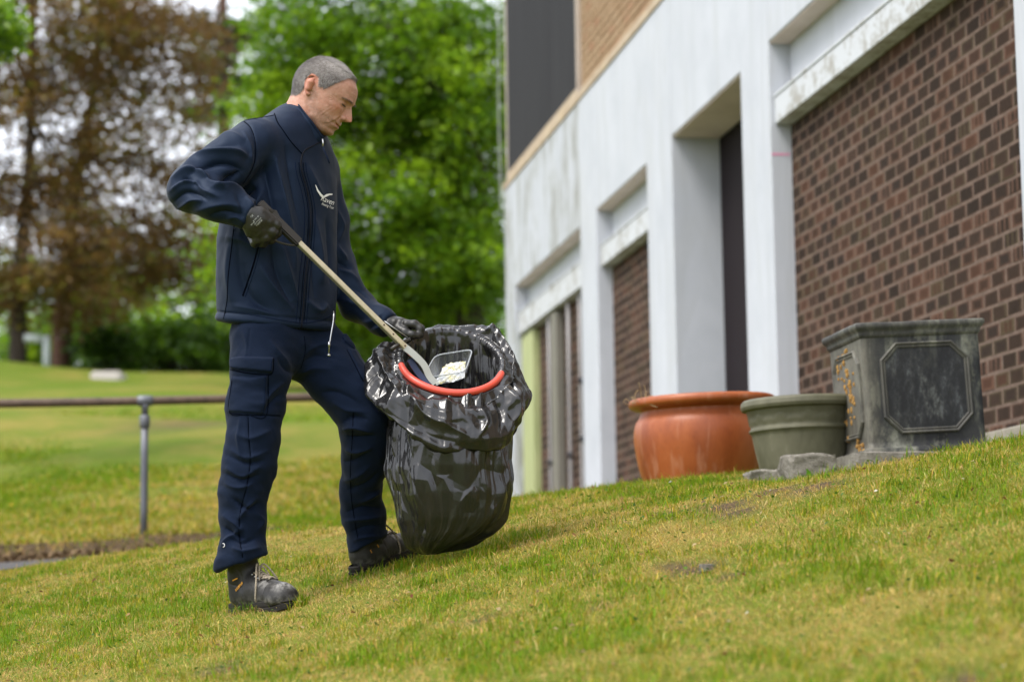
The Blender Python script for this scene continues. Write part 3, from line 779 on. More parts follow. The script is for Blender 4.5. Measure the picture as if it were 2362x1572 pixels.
mesh_np('pot_body', place(V, cg, (math.radians(-1.5), 0)), Qd, t.m, gp)
tube('soil', [cg - [0, 0, .09], cg - [0, 0, .085], cg - [0, 0, .08]], [.185, .186, .01], bpy.data.materials['potting_soil'], gp, 30)

# ================================================================== LEAD PLANTER
Yp = 8.0
cA = U(1978, 745, Yp); cB = U(2263, 733, Yp + .067)      # front top corners
ax = cB - cA; Wd = np.linalg.norm(ax); ax /= Wd; ay = np.array([-ax[1], ax[0], 0]); ay /= np.linalg.norm(ay); az_ = np.cross(ax, ay)
zt = cA[2]; zb = U(1990, 1043, Yp)[2]; Hh = zt - zb; Dp = .445
def PB(u, v, w): return cA + ax * u + ay * v + az_ * (w - Hh)
t = NT('weathered_lead'); p = t.pos()
n1 = t.noise(5, 7, .72, t.scaled(p, (1, 1, .6))); n2 = t.noise(26, 6, .75, t.scaled(p, (1, 1, .5))); n3 = t.noise(2.2, 5, .65, t.scaled(p, (5, 5, .6)))
c = t.ramp(n1, [(.40, (.010, .011, .013)), (.48, (.030, .032, .034)), (.54, (.080, .082, .070)), (.62, (.20, .205, .170))])
c = t.mix(t.ramp(n2, [(.50, (0, 0, 0)), (.60, (.6, .6, .6))]), c, (.14, .14, .11))
c = t.mix(t.ramp(n3, [(.47, (0, 0, 0)), (.56, (.85, .85, .85))]), c, (.020, .021, .025))
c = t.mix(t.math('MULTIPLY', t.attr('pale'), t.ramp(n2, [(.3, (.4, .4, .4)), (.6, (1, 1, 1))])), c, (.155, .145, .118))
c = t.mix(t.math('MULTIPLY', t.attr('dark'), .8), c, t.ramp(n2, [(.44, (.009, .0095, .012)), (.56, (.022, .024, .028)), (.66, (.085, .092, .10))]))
t.set(Base_Color=c, Roughness=.62, Specular_IOR_Level=.35, Metallic=.15).bump(n2, .35, .004)
LEAD = t.m
t = NT('rust_flake'); a = t.noise(70, 4, .7, t.pos()); t.set(Base_Color=t.ramp(a, [(.3, (.20, .09, .02)), (.7, (.44, .27, .08))]), Roughness=.95).bump(a, .6, .006); FLAKE = t.m
pl = thing('lead_planter', 'square grey lead planter with octagonal raised panels, standing against the brown brick wall', 'planter', PB(Wd / 2, Dp / 2, 0))
# tapering body: side walls as a subdivided shell
def shell(lv, closed_bottom=True):
    V, Qd = [], []
    n = 24
    for (ins, w) in lv:
        for k in range(4):
            c0 = [(ins, ins), (Wd - ins, ins), (Wd - ins, Dp - ins), (ins, Dp - ins)]
            a, b = np.array(c0[k]), np.array(c0[(k + 1) % 4])
            for j in range(n):
                q = a + (b - a) * j / n; V.append(PB(q[0], q[1], w))
    m = 4 * n
    for i in range(len(lv) - 1):
        for k in range(m):
            Qd.append((i * m + k, i * m + (k + 1) % m, (i + 1) * m + (k + 1) % m, (i + 1) * m + k))
    return np.array(V), np.array(Qd)
inn = .021
lv = [(.0, -.002), (.0, .008), (.006, .014)] + [(.008 + (inn - .012) * (1 - k / 20.0) ** 1, .014 + (Hh - .06) * k / 20) for k in range(21)] 
lv = [(.002, -.004), (.002, .010), (.012, .016)] + [(.016 - .002 * k / 20, .018 + (Hh - .075) * k / 20) for k in range(21)]
V, Qd = shell(lv)
nz = noise3(V, 7, 5); V = V + (V - V.mean(0)) * [1, 1, 0] * .006 * nz[:, None]
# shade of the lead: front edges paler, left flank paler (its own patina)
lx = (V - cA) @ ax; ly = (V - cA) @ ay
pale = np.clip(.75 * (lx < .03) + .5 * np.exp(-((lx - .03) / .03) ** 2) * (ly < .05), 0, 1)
mesh_np('planter_body', V, Qd, LEAD, pl, smooth=False, attrs={'pale': pale, 'dark': np.zeros(len(V))})
lvr = [(.016, Hh - .058), (.010, Hh - .052), (.004, Hh - .040), (.006, Hh - .036), (-.003, Hh - .026), (-.008, Hh - .018), (-.009, Hh - .006), (-.004, Hh), (.018, Hh - .001), (.022, Hh - .01), (.024, Hh - .12)]
V, Qd = shell(lvr)
V[:, 2] += .0025 * noise3(V, 9, 6)
mesh_np('rim', V, Qd, LEAD, pl, smooth=False, attrs={'pale': np.full(len(V), .25), 'dark': np.full(len(V), .15)})
bm = bmesh.new(); [bm.verts.new(PB(u, v, Hh - .11)) for u, v in ((.025, .025), (Wd - .025, .025), (Wd - .025, Dp - .025), (.025, Dp - .025))]; bm.faces.new(bm.verts)
bm_obj('soil', bm, bpy.data.materials['potting_soil'], pl)
def octa(cu, cw, hu, hw, ch):
    return [(cu - hu + ch, cw - hw), (cu + hu - ch, cw - hw), (cu + hu, cw - hw + ch), (cu + hu, cw + hw - ch), (cu + hu - ch, cw + hw), (cu - hu + ch, cw + hw), (cu - hu, cw + hw - ch), (cu - hu, cw - hw + ch)]
def panel(face, cu, cw, hu, hw, ch, dark):
    """octagonal moulding (two rolls) round a flat field"""
    off = .013
    def W_(u, w, q): return PB(u, off - q, w) if face == 'front' else PB(off - q, u, w)
    prof = [(0, -.004), (.001, .006), (.006, .010), (.011, .007), (.013, .004), (.016, .007), (.020, .006), (.023, .001)]
    V, Qd = [], []
    for ins, q in prof:
        for (u, w) in octa(cu, cw, hu - ins, hw - ins, ch - ins * .6): V.append(W_(u, w, q))
    for i in range(len(prof) - 1):
        for k in range(8): Qd.append((i * 8 + k, i * 8 + (k + 1) % 8, i * 8 + 8 + (k + 1) % 8, i * 8 + 8 + k))
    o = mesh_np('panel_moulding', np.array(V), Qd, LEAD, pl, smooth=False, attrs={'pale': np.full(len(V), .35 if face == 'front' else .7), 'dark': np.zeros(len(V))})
    oc = octa(cu, cw, hu - .021, hw - .021, ch - .012)
    n = 16; V, Qd = [], []
    for i in range(n + 1):
        for (u, w) in oc: V.append(W_(cu + (u - cu) * (1 - i / n * .999), cw + (w - cw) * (1 - i / n * .999), .0022))
    for i in range(n):
        for k in range(8): Qd.append((i * 8 + k, i * 8 + (k + 1) % 8, i * 8 + 8 + (k + 1) % 8, i * 8 + 8 + k))
    V = np.array(V)
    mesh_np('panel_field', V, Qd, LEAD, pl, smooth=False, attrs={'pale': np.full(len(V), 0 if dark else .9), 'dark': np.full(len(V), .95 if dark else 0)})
    return W_
sx_ = Wd / 284.0
panel('front', Wd * .52, Hh * .485, Wd * .362, Hh * .357, .064, True)
Wl = panel('left', Dp * .5, Hh * .47, Dp * .375, Hh * .345, .055, False)
r = np.random.default_rng(12)
for k in range(64):
    w = Hh * .47 + r.normal(0, .085); u = Dp * (.42 if k % 3 else .62) + r.normal(0, .028) + .25 * (w - Hh * .47); sz = r.uniform(.003, .0085)
    if k > 55: w = Hh * .07 + r.normal(0, .012); u = Dp * .3 + r.normal(0, .03)
    V, Qd = [], []
    for (rr_, q) in ((1.0, -.002), (.8, .006), (.35, .009)):
        for j in range(7):
            an = j * 2 * math.pi / 7; V.append(Wl(u + sz * rr_ * .6 * math.cos(an) * r.uniform(.7, 1.2), w + sz * rr_ * 1.9 * math.sin(an) * r.uniform(.7, 1.2), q))
    for i in (0, 1):
        for j in range(7): Qd.append((i * 7 + j, i * 7 + (j + 1) % 7, i * 7 + 7 + (j + 1) % 7, i * 7 + 7 + j))
    Qd.append(tuple(range(14, 21)))
    mesh_np('rust_flake', np.array(V), Qd, FLAKE, pl, smooth=False)

# ================================================================== CONCRETE PIECES
t = NT('weathered_concrete'); p = t.pos(); n1 = t.noise(9, 6, .7, p); n2 = t.noise(70, 5, .75, p)
c = t.ramp(n1, [(.3, (.10, .09, .075)), (.5, (.19, .175, .15)), (.72, (.33, .31, .27))]); c = t.mix(t.ramp(n2, [(.5, (0, 0, 0)), (.7, (.7, .7, .7))]), c, (.09, .085, .07))
t.set(Base_Color=c, Roughness=.95, Specular_IOR_Level=.15).bump(n2, .9, .008); CONC = t.m
def rubble(name, label, cat, c, size, yaw, seed, rough=.012, tilt=(0, 0), cut=None):
    bm = bmesh.new(); bmesh.ops.create_cube(bm, size=1); bmesh.ops.subdivide_edges(bm, edges=bm.edges, cuts=9, use_grid_fill=True)
    V = np.array([v.co[:] for v in bm.verts]); ee = np.array(size)
    q = np.abs(V) * 2; over = np.sort(q, axis=1)[:, -2]
    W = V * ee
    W *= 1 - .06 * (over > .95)[:, None]
    W += np.stack([fbm(W, 16, seed + k) for k in range(3)], 1) * rough
    if cut: W[:, 2] -= cut * np.clip((W[:, 0] / ee[0] - .1), 0, 1) * (W[:, 2] > 0) * (1 + noise3(W, 30, seed))
    W = place(W, np.array(c), tilt, yaw)
    for v, w in zip(bm.verts, W): v.co = Vector(w)
    return tag(bm_obj(name, bm, CONC), label, cat)
yaw = math.atan2(ax[1], ax[0])
c = PB(Wd / 2 - .01, Dp / 2, -.047); rubble('paving_slab', 'weathered concrete slab under the lead planter', 'slab', c, (Wd + .10, Dp + .10, .08), yaw, 4, .006, (math.radians(-.8), 0))
Yk = 7.78; c = U(1868, 1082, Yk); rubble('concrete_block', 'broken rough concrete block in the turf, in front of the green pot', 'concrete block', c + [0, .05, .004], (.18, .14, .10), yaw + .05, 5, .010, (math.radians(-1), 0), .03)
c = U(1765, 1078, 8.1); rubble('kerb_stone', 'flat concrete piece under the green pot, left of the broken block', 'kerb', c + [.03, .05, -.042], (.19, .12, .075), yaw, 9, .008, (math.radians(-7), 0))
c = U(1925, 1112, 7.7); rubble('stone', 'small grey lichen stone at the right foot of the broken block', 'stone', c, (.055, .05, .04), .4, 6, .012)
c = U(1690, 1176, 7.4)
rubble('stone', 'flat pale buried stone in the dry turf below the terracotta pot', 'stone', c - [0, 0, .012], (.17, .06, .025), .15, 7, .010)
c = on_ground(1632, 1313); rubble('stone', 'small pale stone in the bare soil patch right of the bag', 'stone', c + [0, 0, .004], (.035, .03, .018), .3, 8, .008)
# dandelion leaves beside the block
LF = leaf_mat('dandelion_leaf', [(.3, (.09, .20, .02)), (.7, (.16, .30, .04))], (1.6, 1.8, 1), 4, .3)
dc = U(1870, 1108, 7.64); dt = thing('dandelion', 'bright green dandelion leaves growing at the front of the broken block', 'plant', dc)
for k, (px, py) in enumerate([(1860, 1080), (1885, 1112), (1866, 1098), (1880, 1100), (1852, 1112)]):
    e = U(px, py, 7.60 - .02 * (k % 2)); d = e - dc; L = max(np.linalg.norm(d), .02); side = np.cross(d, [0, -1, .3]); side /= np.linalg.norm(side)
    V, Qd = [], []
    for i in range(9):
        f_ = i / 8; w = .012 * math.sin(math.pi * min(1, f_ * .9 + .1)) * (1 if i % 2 else .65)
        c_ = dc + d * f_ + np.array([0, -.012 * math.sin(f_ * 3), 0])
        V += [c_ - side * w, c_ + np.array([0, .003, 0]), c_ + side * w]
    for i in range(8):
        for j in (0, 1): Qd.append((3 * i + j, 3 * i + j + 1, 3 * i + 4 + j, 3 * i + 3 + j))
    mesh_np('leaf', np.array(V), Qd, LF, dt)
# ================================================================== IMPLICIT SURFACES
def surface_nets(Fv, org, h):
    """Fv (nx,ny,nz) values, negative inside -> verts, quads"""
    nx, ny, nz = Fv.shape; S = Fv < 0
    c = [S[i:nx - 1 + i, j:ny - 1 + j, k:nz - 1 + k] for i in (0, 1) for j in (0, 1) for k in (0, 1)]
    cnt = sum(a.astype(np.int8) for a in c); act = (cnt > 0) & (cnt < 8)
    I, J, K = np.nonzero(act); n = len(I)
    idx = np.full(act.shape, -1, np.int32); idx[I, J, K] = np.arange(n)
    val = {}
    for i in (0, 1):
        for j in (0, 1):
            for k in (0, 1): val[i, j, k] = Fv[I + i, J + j, K + k]
    acc = np.zeros((n, 3)); m = np.zeros(n)
    for a in val:
        for ax in range(3):
            if a[ax] == 0:
                b = list(a); b[ax] = 1; b = tuple(b); fa, fb = val[a], val[b]
                cr = (fa < 0) != (fb < 0); tt = np.where(cr, fa / np.where(cr, fa - fb, 1), 0)
                p = np.tile(np.array(a, float), (n, 1)); p[:, ax] = tt
                acc += np.where(cr[:, None], p, 0); m += cr
    V = org + h * (np.stack([I, J, K], 1) + acc / m[:, None])
    Qs = []
    for ax in range(3):
        s0 = [slice(1, -1)] * 3; s0[ax] = slice(0, -1); s1 = [slice(1, -1)] * 3; s1[ax] = slice(1, None)
        A = S[tuple(s0)]; Bq = S[tuple(s1)]; d = A != Bq
        i, j, k = np.nonzero(d); fl = A[i, j, k]
        ijk = np.stack([i, j, k], 1) + 1; ijk[:, ax] -= 1
        u, v = (ax + 1) % 3, (ax + 2) % 3
        def cell(du, dv):
            q = ijk.copy(); q[:, u] -= du; q[:, v] -= dv; return idx[q[:, 0], q[:, 1], q[:, 2]]
        q = np.stack([cell(1, 1), cell(0, 1), cell(0, 0), cell(1, 0)], 1)
        q[~fl] = q[~fl][:, ::-1]
        Qs.append(q)
    return V, np.concatenate(Qs)
def grid(lo, hi, h):
    lo = np.asarray(lo, float); n = np.ceil((np.asarray(hi) - lo) / h).astype(int) + 1
    a = [(lo[k] + h * np.arange(n[k])).astype(np.float32) for k in range(3)]
    return lo, np.meshgrid(*a, indexing='ij', sparse=True)
def smin(a, b, k):
    h = np.maximum(k - np.abs(a - b), 0) / k
    return np.minimum(a, b) - h * h * k * .25
def smax(a, b, k): return -smin(-a, -b, k)
def cone(G, a, b, ra, rb, ky=1.0):
    """rounded cone from a to b; ky squashes it along y"""
    X, Y, Z = G; a = np.asarray(a, float); b = np.asarray(b, float)
    d = b - a; dd = d.copy(); dd[1] /= ky
    L2 = float(dd @ dd) + 1e-12
    px, py_, pz = X - a[0], (Y - a[1]) / ky, Z - a[2]
    t = np.clip((px * dd[0] + py_ * dd[1] + pz * dd[2]) / L2, 0, 1)
    return np.sqrt((px - t * dd[0]) ** 2 + (py_ - t * dd[1]) ** 2 + (pz - t * dd[2]) ** 2) - (ra + (rb - ra) * t)
def limb(G, pts, rads, k=.02, ky=1.0):
    f = None
    for i in range(len(pts) - 1):
        c = cone(G, pts[i], pts[i + 1], rads[i], rads[i + 1], ky); f = c if f is None else smin(f, c, k)
    return f
def ellip(G, c, r, R=None):
    X, Y, Z = G; x, y, z = X - c[0], Y - c[1], Z - c[2]
    if R is not None:
        x, y, z = [R[0][k] * x + R[1][k] * y + R[2][k] * z for k in range(3)]   # columns of R are the axes
    q = np.sqrt((x / r[0]) ** 2 + (y / r[1]) ** 2 + (z / r[2]) ** 2)
    return (q - 1) * min(r)
def vnormals(V, Q):
    n = np.zeros_like(V); a = V[Q[:, 2]] - V[Q[:, 0]]; b = V[Q[:, 3]] - V[Q[:, 1]]; f = np.cross(a, b)
    for k in range(4):
        for ax in range(3): n[:, ax] += np.bincount(Q[:, k], f[:, ax], len(V))
    return n / (np.linalg.norm(n, axis=1)[:, None] + 1e-12)
def relax(V, Q, it=2, f=.5):
    E = np.concatenate([Q[:, [0, 1]], Q[:, [1, 2]], Q[:, [2, 3]], Q[:, [3, 0]]])
    deg = np.bincount(E.ravel(), minlength=len(V))[:, None]
    for _ in range(it):
        s = np.zeros_like(V)
        for ax in range(3):
            s[:, ax] = np.bincount(E[:, 0], V[E[:, 1], ax], len(V)) + np.bincount(E[:, 1], V[E[:, 0], ax], len(V))
        V = np.where(deg > 0, V + f * (s / np.maximum(deg, 1) - V), V)
    return V
def dist_line(u, v, pts):
    """distance in pixels to a polyline, and the fraction along it"""
    P = np.asarray(pts, float); best = np.full(len(u), 1e9); fr = np.zeros(len(u)); n = len(P) - 1
    for i in range(n):
        a, b = P[i], P[i + 1]; d = b - a; L = d @ d
        t = np.clip(((u - a[0]) * d[0] + (v - a[1]) * d[1]) / L, 0, 1)
        q = np.hypot(u - a[0] - t * d[0], v - a[1] - t * d[1]); m = q < best
        best = np.where(m, q, best); fr = np.where(m, (i + t) / n, fr)
    return best, fr
def fold(u, v, pts, w, amp, taper=True):
    """ridge (amp>0) or valley along a smooth line in the photograph's pixels"""
    d, f = dist_line(u, v, spline(pts, max(8, 5 * len(pts))))
    e = np.sin(np.pi * np.clip(f, .02, .98)) ** .6 if taper else 1.0
    return FOLD * amp * np.exp(-1.7 * (np.sqrt((d / w) ** 2 + .03) - .173)) * np.exp(-(d / w / 2.2) ** 4) * e
FOLD = 1.75
def inside(u, v, poly):
    P = np.asarray(poly, float); c = np.zeros(len(u), bool); j = len(P) - 1
    for i in range(len(P)):
        k = ((P[i, 1] > v) != (P[j, 1] > v)) & (u < (P[j, 0] - P[i, 0]) * (v - P[i, 1]) / (P[j, 1] - P[i, 1] + 1e-9) + P[i, 0])
        c ^= k; j = i
    return c
def raised(u, v, poly, edge=3.0):
    d, _ = dist_line(u, v, list(poly) + [poly[0]])
    return np.where(inside(u, v, poly), sstep(d, -.01, edge), 0.0)
def tri(x): return np.abs((x % 1.0) - .5) * 4 - 1
def crumple(P, seed, aniso, freq, warp=.3):
    """flat facets meeting in crisp creases, as crushed film or stiff cloth has"""
    r = np.random.default_rng(seed); out = 0; amp = 1.0; tot = 0
    W = P + warp / freq * np.stack([noise3(P, freq * .8, seed + k) for k in range(3)], 1)
    for k in range(5):
        d = r.normal(0, 1, 3) * aniso; d /= np.linalg.norm(d)
        out = out + amp * tri((W @ d) * freq * r.uniform(.7, 1.3) + r.random()); tot += amp; amp *= .75; freq *= 1.22
    return out / tot
def facets(u, v, su, sv, seed, wrap=None):
    """random heights joined by flat triangles over a jittered lattice of pitch su x sv: crushed film"""
    r = np.random.default_rng(seed)
    v0 = v.min() - 2 * sv; nv = int((v.max() - v0) / sv) + 4
    if wrap: nu = max(4, int(round(wrap / su))); su = wrap / nu; u0 = 0.0
    else: u0 = u.min() - 2 * su; nu = int((u.max() - u0) / su) + 4
    ju, jv, hh = r.uniform(-.42, .42, (nu, nv)), r.uniform(-.42, .42, (nu, nv)), r.uniform(-1, 1, (nu, nv))
    if wrap: gi = np.arange(-2, nu + 3)
    else: gi = np.arange(nu)
    P, idx = [], {}
    for a, i in enumerate(gi):
        k = i % nu
        for j in range(nv): P.append((u0 + (i + ju[k, j] + .5 * (j % 2)) * su, v0 + (j + jv[k, j]) * sv, hh[k, j]))
    T = []; fl = r.random((nu, nv)) < .5
    for a in range(len(gi) - 1):
        for j in range(nv - 1):
            q = [a * nv + j, (a + 1) * nv + j, (a + 1) * nv + j + 1, a * nv + j + 1]
            if (j % 2) == 0: T += [(q[0], q[1], q[3]), (q[1], q[2], q[3])]
            else: T += [(q[0], q[1], q[2]), (q[0], q[2], q[3])]
    P = np.array(P); sc = np.array([1 / su, 1 / sv, 1]); bv = BVHTree.FromPolygons([tuple(p) for p in P * sc], T)
    out = np.zeros(len(u)); dn = Vector((0, 0, -1)); rc = bv.ray_cast
    for k, (a, b) in enumerate(zip((u / su).tolist(), (v / sv).tolist())):
        h = rc((a, b, 4.0), dn)[0]
        if h is not None: out[k] = h[2]
    return out
class Skin:
    """sight-line projection on to a finished mesh (for seams, zips, prints)"""
    def __init__(s, V, Q):
        s.t = BVHTree.FromPolygons([tuple(p) for p in V], [tuple(int(i) for i in q) for q in Q])
    def hit(s, px, py, lift=0.0):
        d = Vector(U(px, py, 1.0)).normalized(); h = s.t.ray_cast(Vector((0, 0, 0)), d)
        if h[0] is None: return None
        n = h[1] if h[1].dot(d) < 0 else -h[1]
        return np.array(h[0] + n * lift)
    def line(s, pts, lift=0.001, n=None):
        P = spline(pts, n or max(10, 6 * len(pts))); q = [s.hit(a, b, lift) for a, b in P]
        return np.array([x for x in q if x is not None])
def soften(P, it=2):
    P = np.array(P)
    for _ in range(it): P[1:-1] = P[1:-1] * .5 + .25 * (P[:-2] + P[2:])
    return P
def seam(skin, name, pts, rad, mat, parent, lift=.0006, n=None):
    L = skin.line(pts, lift, n)
    if len(L) > 2: return tube(name, soften(L), rad, mat, parent, 6)
def print_text(skin, name, text, mat, parent, p0, p1, height, lift=.0012, shear=0.0, arc=0.0, width=None):
    """letters laid on the surface; baseline runs from pixel p0 to p1, cap height in pixels"""
    cu = bpy.data.curves.new('lettering', 'FONT'); cu.body = text; cu.size = 1.0; cu.resolution_u = 3
    tmp = bpy.data.objects.new('lettering', cu); COL.objects.link(tmp)
    dg = bpy.context.evaluated_depsgraph_get(); me = bpy.data.meshes.new_from_object(tmp.evaluated_get(dg))
    bpy.data.objects.remove(tmp); bpy.data.curves.remove(cu)
    co = np.array([v.co[:] for v in me.vertices]); fs = [tuple(p.vertices) for p in me.polygons]; bpy.data.meshes.remove(me)
    x0, x1 = co[:, 0].min(), co[:, 0].max()
    p0, p1 = np.array(p0, float), np.array(p1, float); d = p1 - p0; Lp = np.linalg.norm(d); e = d / Lp; nrm = np.array([e[1], -e[0]])
    f = (co[:, 0] - x0) / (x1 - x0); hgt = co[:, 1] / .72 * height
    P = p0 + f[:, None] * d + nrm * (hgt + arc * 4 * f * (1 - f))[:, None] + e * (shear * hgt)[:, None]
    W = [skin.hit(a, b, lift) for a, b in P]
    if any(w is None for w in W):
        ok = [w for w in W if w is not None]
        if not ok: return None
        W = [w if w is not None else ok[0] for w in W]
    return mesh_np(name, np.array(W), fs, mat, parent, smooth=False)
# ================================================================== THE MAN
Y0 = 6.6
def J(px, py, dy=0.0): return U(px, py, Y0 + dy)
def R_(px, dy=0.0): return px * (Y0 + dy) / F
NAVY = NT('navy_softshell'); a_ = NAVY.noise(900, 3, .6, NAVY.pos())
NAVY.set(Base_Color=NAVY.ramp(a_, [(.3, (.0032, .0074, .0195)), (.7, (.0047, .0103, .0275))]), Roughness=.58, Specular_IOR_Level=.24, Specular_Tint=(.55, .72, 1.0), Sheen_Weight=.03, Sheen_Roughness=.5).bump(a_, .05, .001); NAVY = NAVY.m
t = NT('navy_twill'); a_ = t.noise(700, 3, .6, t.scaled(t.pos(), (1, 1, .35))); b_ = t.noise(14, 4, .6, t.pos())
t.set(Base_Color=t.mix(b_, t.ramp(a_, [(.3, (.0028, .0058, .0150)), (.7, (.0050, .0095, .0240))]), (.0056, .0105, .026)), Roughness=.85, Specular_IOR_Level=.14, Specular_Tint=(.6, .75, 1.0), Sheen_Weight=.04).bump(a_, .12, .001); TWILL = t.m
SEAM = NT('seam_thread'); SEAM.set(Base_Color=(.0014, .0026, .007), Roughness=.8, Specular_IOR_Level=.03); SEAM = SEAM.m
STITCH = NT('stitch_thread'); STITCH.set(Base_Color=(.0055, .0105, .028), Roughness=.85, Specular_IOR_Level=.03); STITCH = STITCH.m
ZIPM = NT('zip_tape'); ZIPM.set(Base_Color=(.003, .0045, .010), Roughness=.6, Specular_IOR_Level=.15); ZIPM = ZIPM.m
STEEL = NT('steel'); STEEL.set(Base_Color=(.55, .56, .58), Metallic=1.0, Roughness=.3); STEEL = STEEL.m
WPRINT = NT('white_print'); WPRINT.set(Base_Color=(.78, .78, .80), Roughness=.6); WPRINT = WPRINT.m

man = thing('person', 'man in navy jacket and cargo trousers looking down, picking litter into a black bag', 'person', J(640, 1400, -.05))

# ------------------------------------------------------------------ jacket
rings = [  # py, left, right, yaw of the chest towards the right (deg), centre depth
    (240, 668, 676, 52, .0), (268, 640, 718, 52, .0), (290, 612, 735, 52, .0), (315, 588, 748, 51, .0), (350, 570, 760, 50, .0), (410, 545, 768, 48, .0),
    (480, 522, 771, 45, .0), (560, 508, 770, 42, .0), (650, 506, 773, 39, .0), (715, 507, 769, 38, .0), (775, 507, 766, 38, .0), (800, 507, 765, 38, 0)]
rz, rx, ry, ra, rb, ryw = [], [], [], [], [], []
for py, L, Rr, yw, dy in rings[::-1]:
    c = J((L + Rr) / 2, py, dy); w = R_((Rr - L) / 2); ps = math.radians(yw); ratio = .70
    a = w / math.sqrt((ratio * math.sin(ps)) ** 2 + math.cos(ps) ** 2)
    rz.append(c[2]); rx.append(c[0]); ry.append(c[1]); ra.append(a); rb.append(a * ratio); ryw.append(ps)
def torso_sdf(G, grow=0.0):
    X, Y, Z = G; z = Z.ravel()
    ip = lambda v: np.interp(z, rz, v)[None, None, :].astype(np.float32)
    a, b, ps = ip(ra) + grow, ip(rb) + grow, ip(ryw)
    x, y = X - ip(rx), Y - ip(ry)
    u = x * np.cos(ps) + y * np.sin(ps)          # towards his left
    v = x * np.sin(ps) - y * np.cos(ps)          # towards his front
    n = 2.35
    q = ((np.abs(u) / a) ** n + (np.abs(v) / b) ** n) ** (1 / n)
    return (q - 1) * np.minimum(a, b)
RSh, LSh = J(588, 335, -.13), J(735, 398, .13)
nearA = [RSh, J(520, 382, -.20), J(440, 436, -.25), J(500, 462, -.285), J(578, 496, -.275)]; nearR = [R_(59), R_(56), R_(49), R_(44), R_(37)]
farA = [LSh, J(757, 505, .17), J(771, 610, .17), J(822, 700, .13), J(882, 742, .07), J(900, 753, .05)]; farR = [R_(49), R_(45), R_(45), R_(37), R_(30), R_(29)]
def plane(G, p, n):
    n = np.asarray(n, float); n /= np.linalg.norm(n)
    return (G[0] - p[0]) * n[0] + (G[1] - p[1]) * n[1] + (G[2] - p[2]) * n[2]
def jacket_parts(G):
    tor = torso_sdf(G)
    yoke = limb(G, [J(597, 330, -.11), J(668, 312, .0), J(728, 388, .11)], [R_(50), R_(58), R_(48)], .03)
    tor = smin(tor, yoke, .05)
    hem = plane(G, J(640, 753, 0), [-.16 * math.sin(.66), .16 * math.cos(.66), -1])
    tor = smax(tor, hem, .012)
    an = limb(G, nearA, nearR, .03); an = smax(an, plane(G, J(577, 495, -.275), J(577, 495, -.275) - J(500, 462, -.285)), .006)
    af = limb(G, farA, farR, .03); af = smax(af, plane(G, J(897, 750, .05), J(897, 750, .05) - J(822, 700, .13)), .006)
    return tor, an, af
lo = np.minimum(J(372, 225, -.40), J(372, 225, .30)); lo = np.array([J(372, 800, .3)[0] - .02, Y0 - .36, J(640, 792)[2]])
hi = np.array([J(925, 500)[0], Y0 + .30, J(640, 232)[2]])
h = .0038
o_, G = grid(lo, hi, h)
tor, an, af = jacket_parts(G)
V, Q = surface_nets(smin(smin(tor, an, .022), af, .022), o_, h)
# which sleeve or body a vertex belongs to
def sample(Fv, V):
    I = np.clip(np.round((V - o_) / h).astype(int), 0, np.array(Fv.shape) - 1); return Fv[I[:, 0], I[:, 1], I[:, 2]]
st, sn, sf = sample(tor, V), sample(an, V), sample(af, V)
V = relax(V, Q, 3)
N = vnormals(V, Q); u, v = proj(V); front = sstep(-(N * (V / np.linalg.norm(V, axis=1)[:, None])).sum(1), -.25, .15)
m_n = sstep(st - sn, -.012, .012); m_f = sstep(st - sf, -.012, .012) * (1 - m_n); m_t = (1 - m_n) * (1 - m_f)
D = np.zeros(len(V))
mm = .001
# near sleeve: elbow creases
for pts, w, a in [([(420, 388), (455, 362), (490, 350), (545, 349), (575, 362)], 9, 9), ([(436, 402), (475, 382), (520, 378), (560, 392)], 10, -9),
                  ([(398, 410), (430, 392), (458, 396), (488, 420), (520, 436)], 8, 10), ([(402, 428), (430, 412), (452, 424), (480, 444)], 8, -8),
                  ([(394, 440), (420, 420), (448, 420), (470, 438), (500, 452)], 7, 9), ([(396, 470), (425, 446), (450, 447), (480, 462)], 8, -6),
                  ([(408, 482), (440, 462), (468, 462)], 8, 7), ([(470, 412), (500, 416), (535, 408), (556, 396)], 8, -11), ([(488, 432), (520, 428), (548, 436), (570, 452)], 8, 7),
                  ([(440, 492), (480, 478), (520, 472), (560, 478)], 12, 5), ([(480, 498), (520, 488), (560, 498)], 9, -5), ([(520, 505), (545, 500), (566, 515)], 7, 4),
                  ([(565, 452), (580, 470), (584, 492)], 6, 4), ([(545, 452), (558, 478), (556, 505)], 6, -4),
                  ([(500, 318), (535, 312), (568, 325)], 12, 5), ([(470, 352), (510, 335), (555, 335)], 10, -5), ([(560, 300), (578, 340), (580, 385)], 9, 4)]:
    D += 1.2 * fold(u, v, pts, w, a * mm) * m_n * front
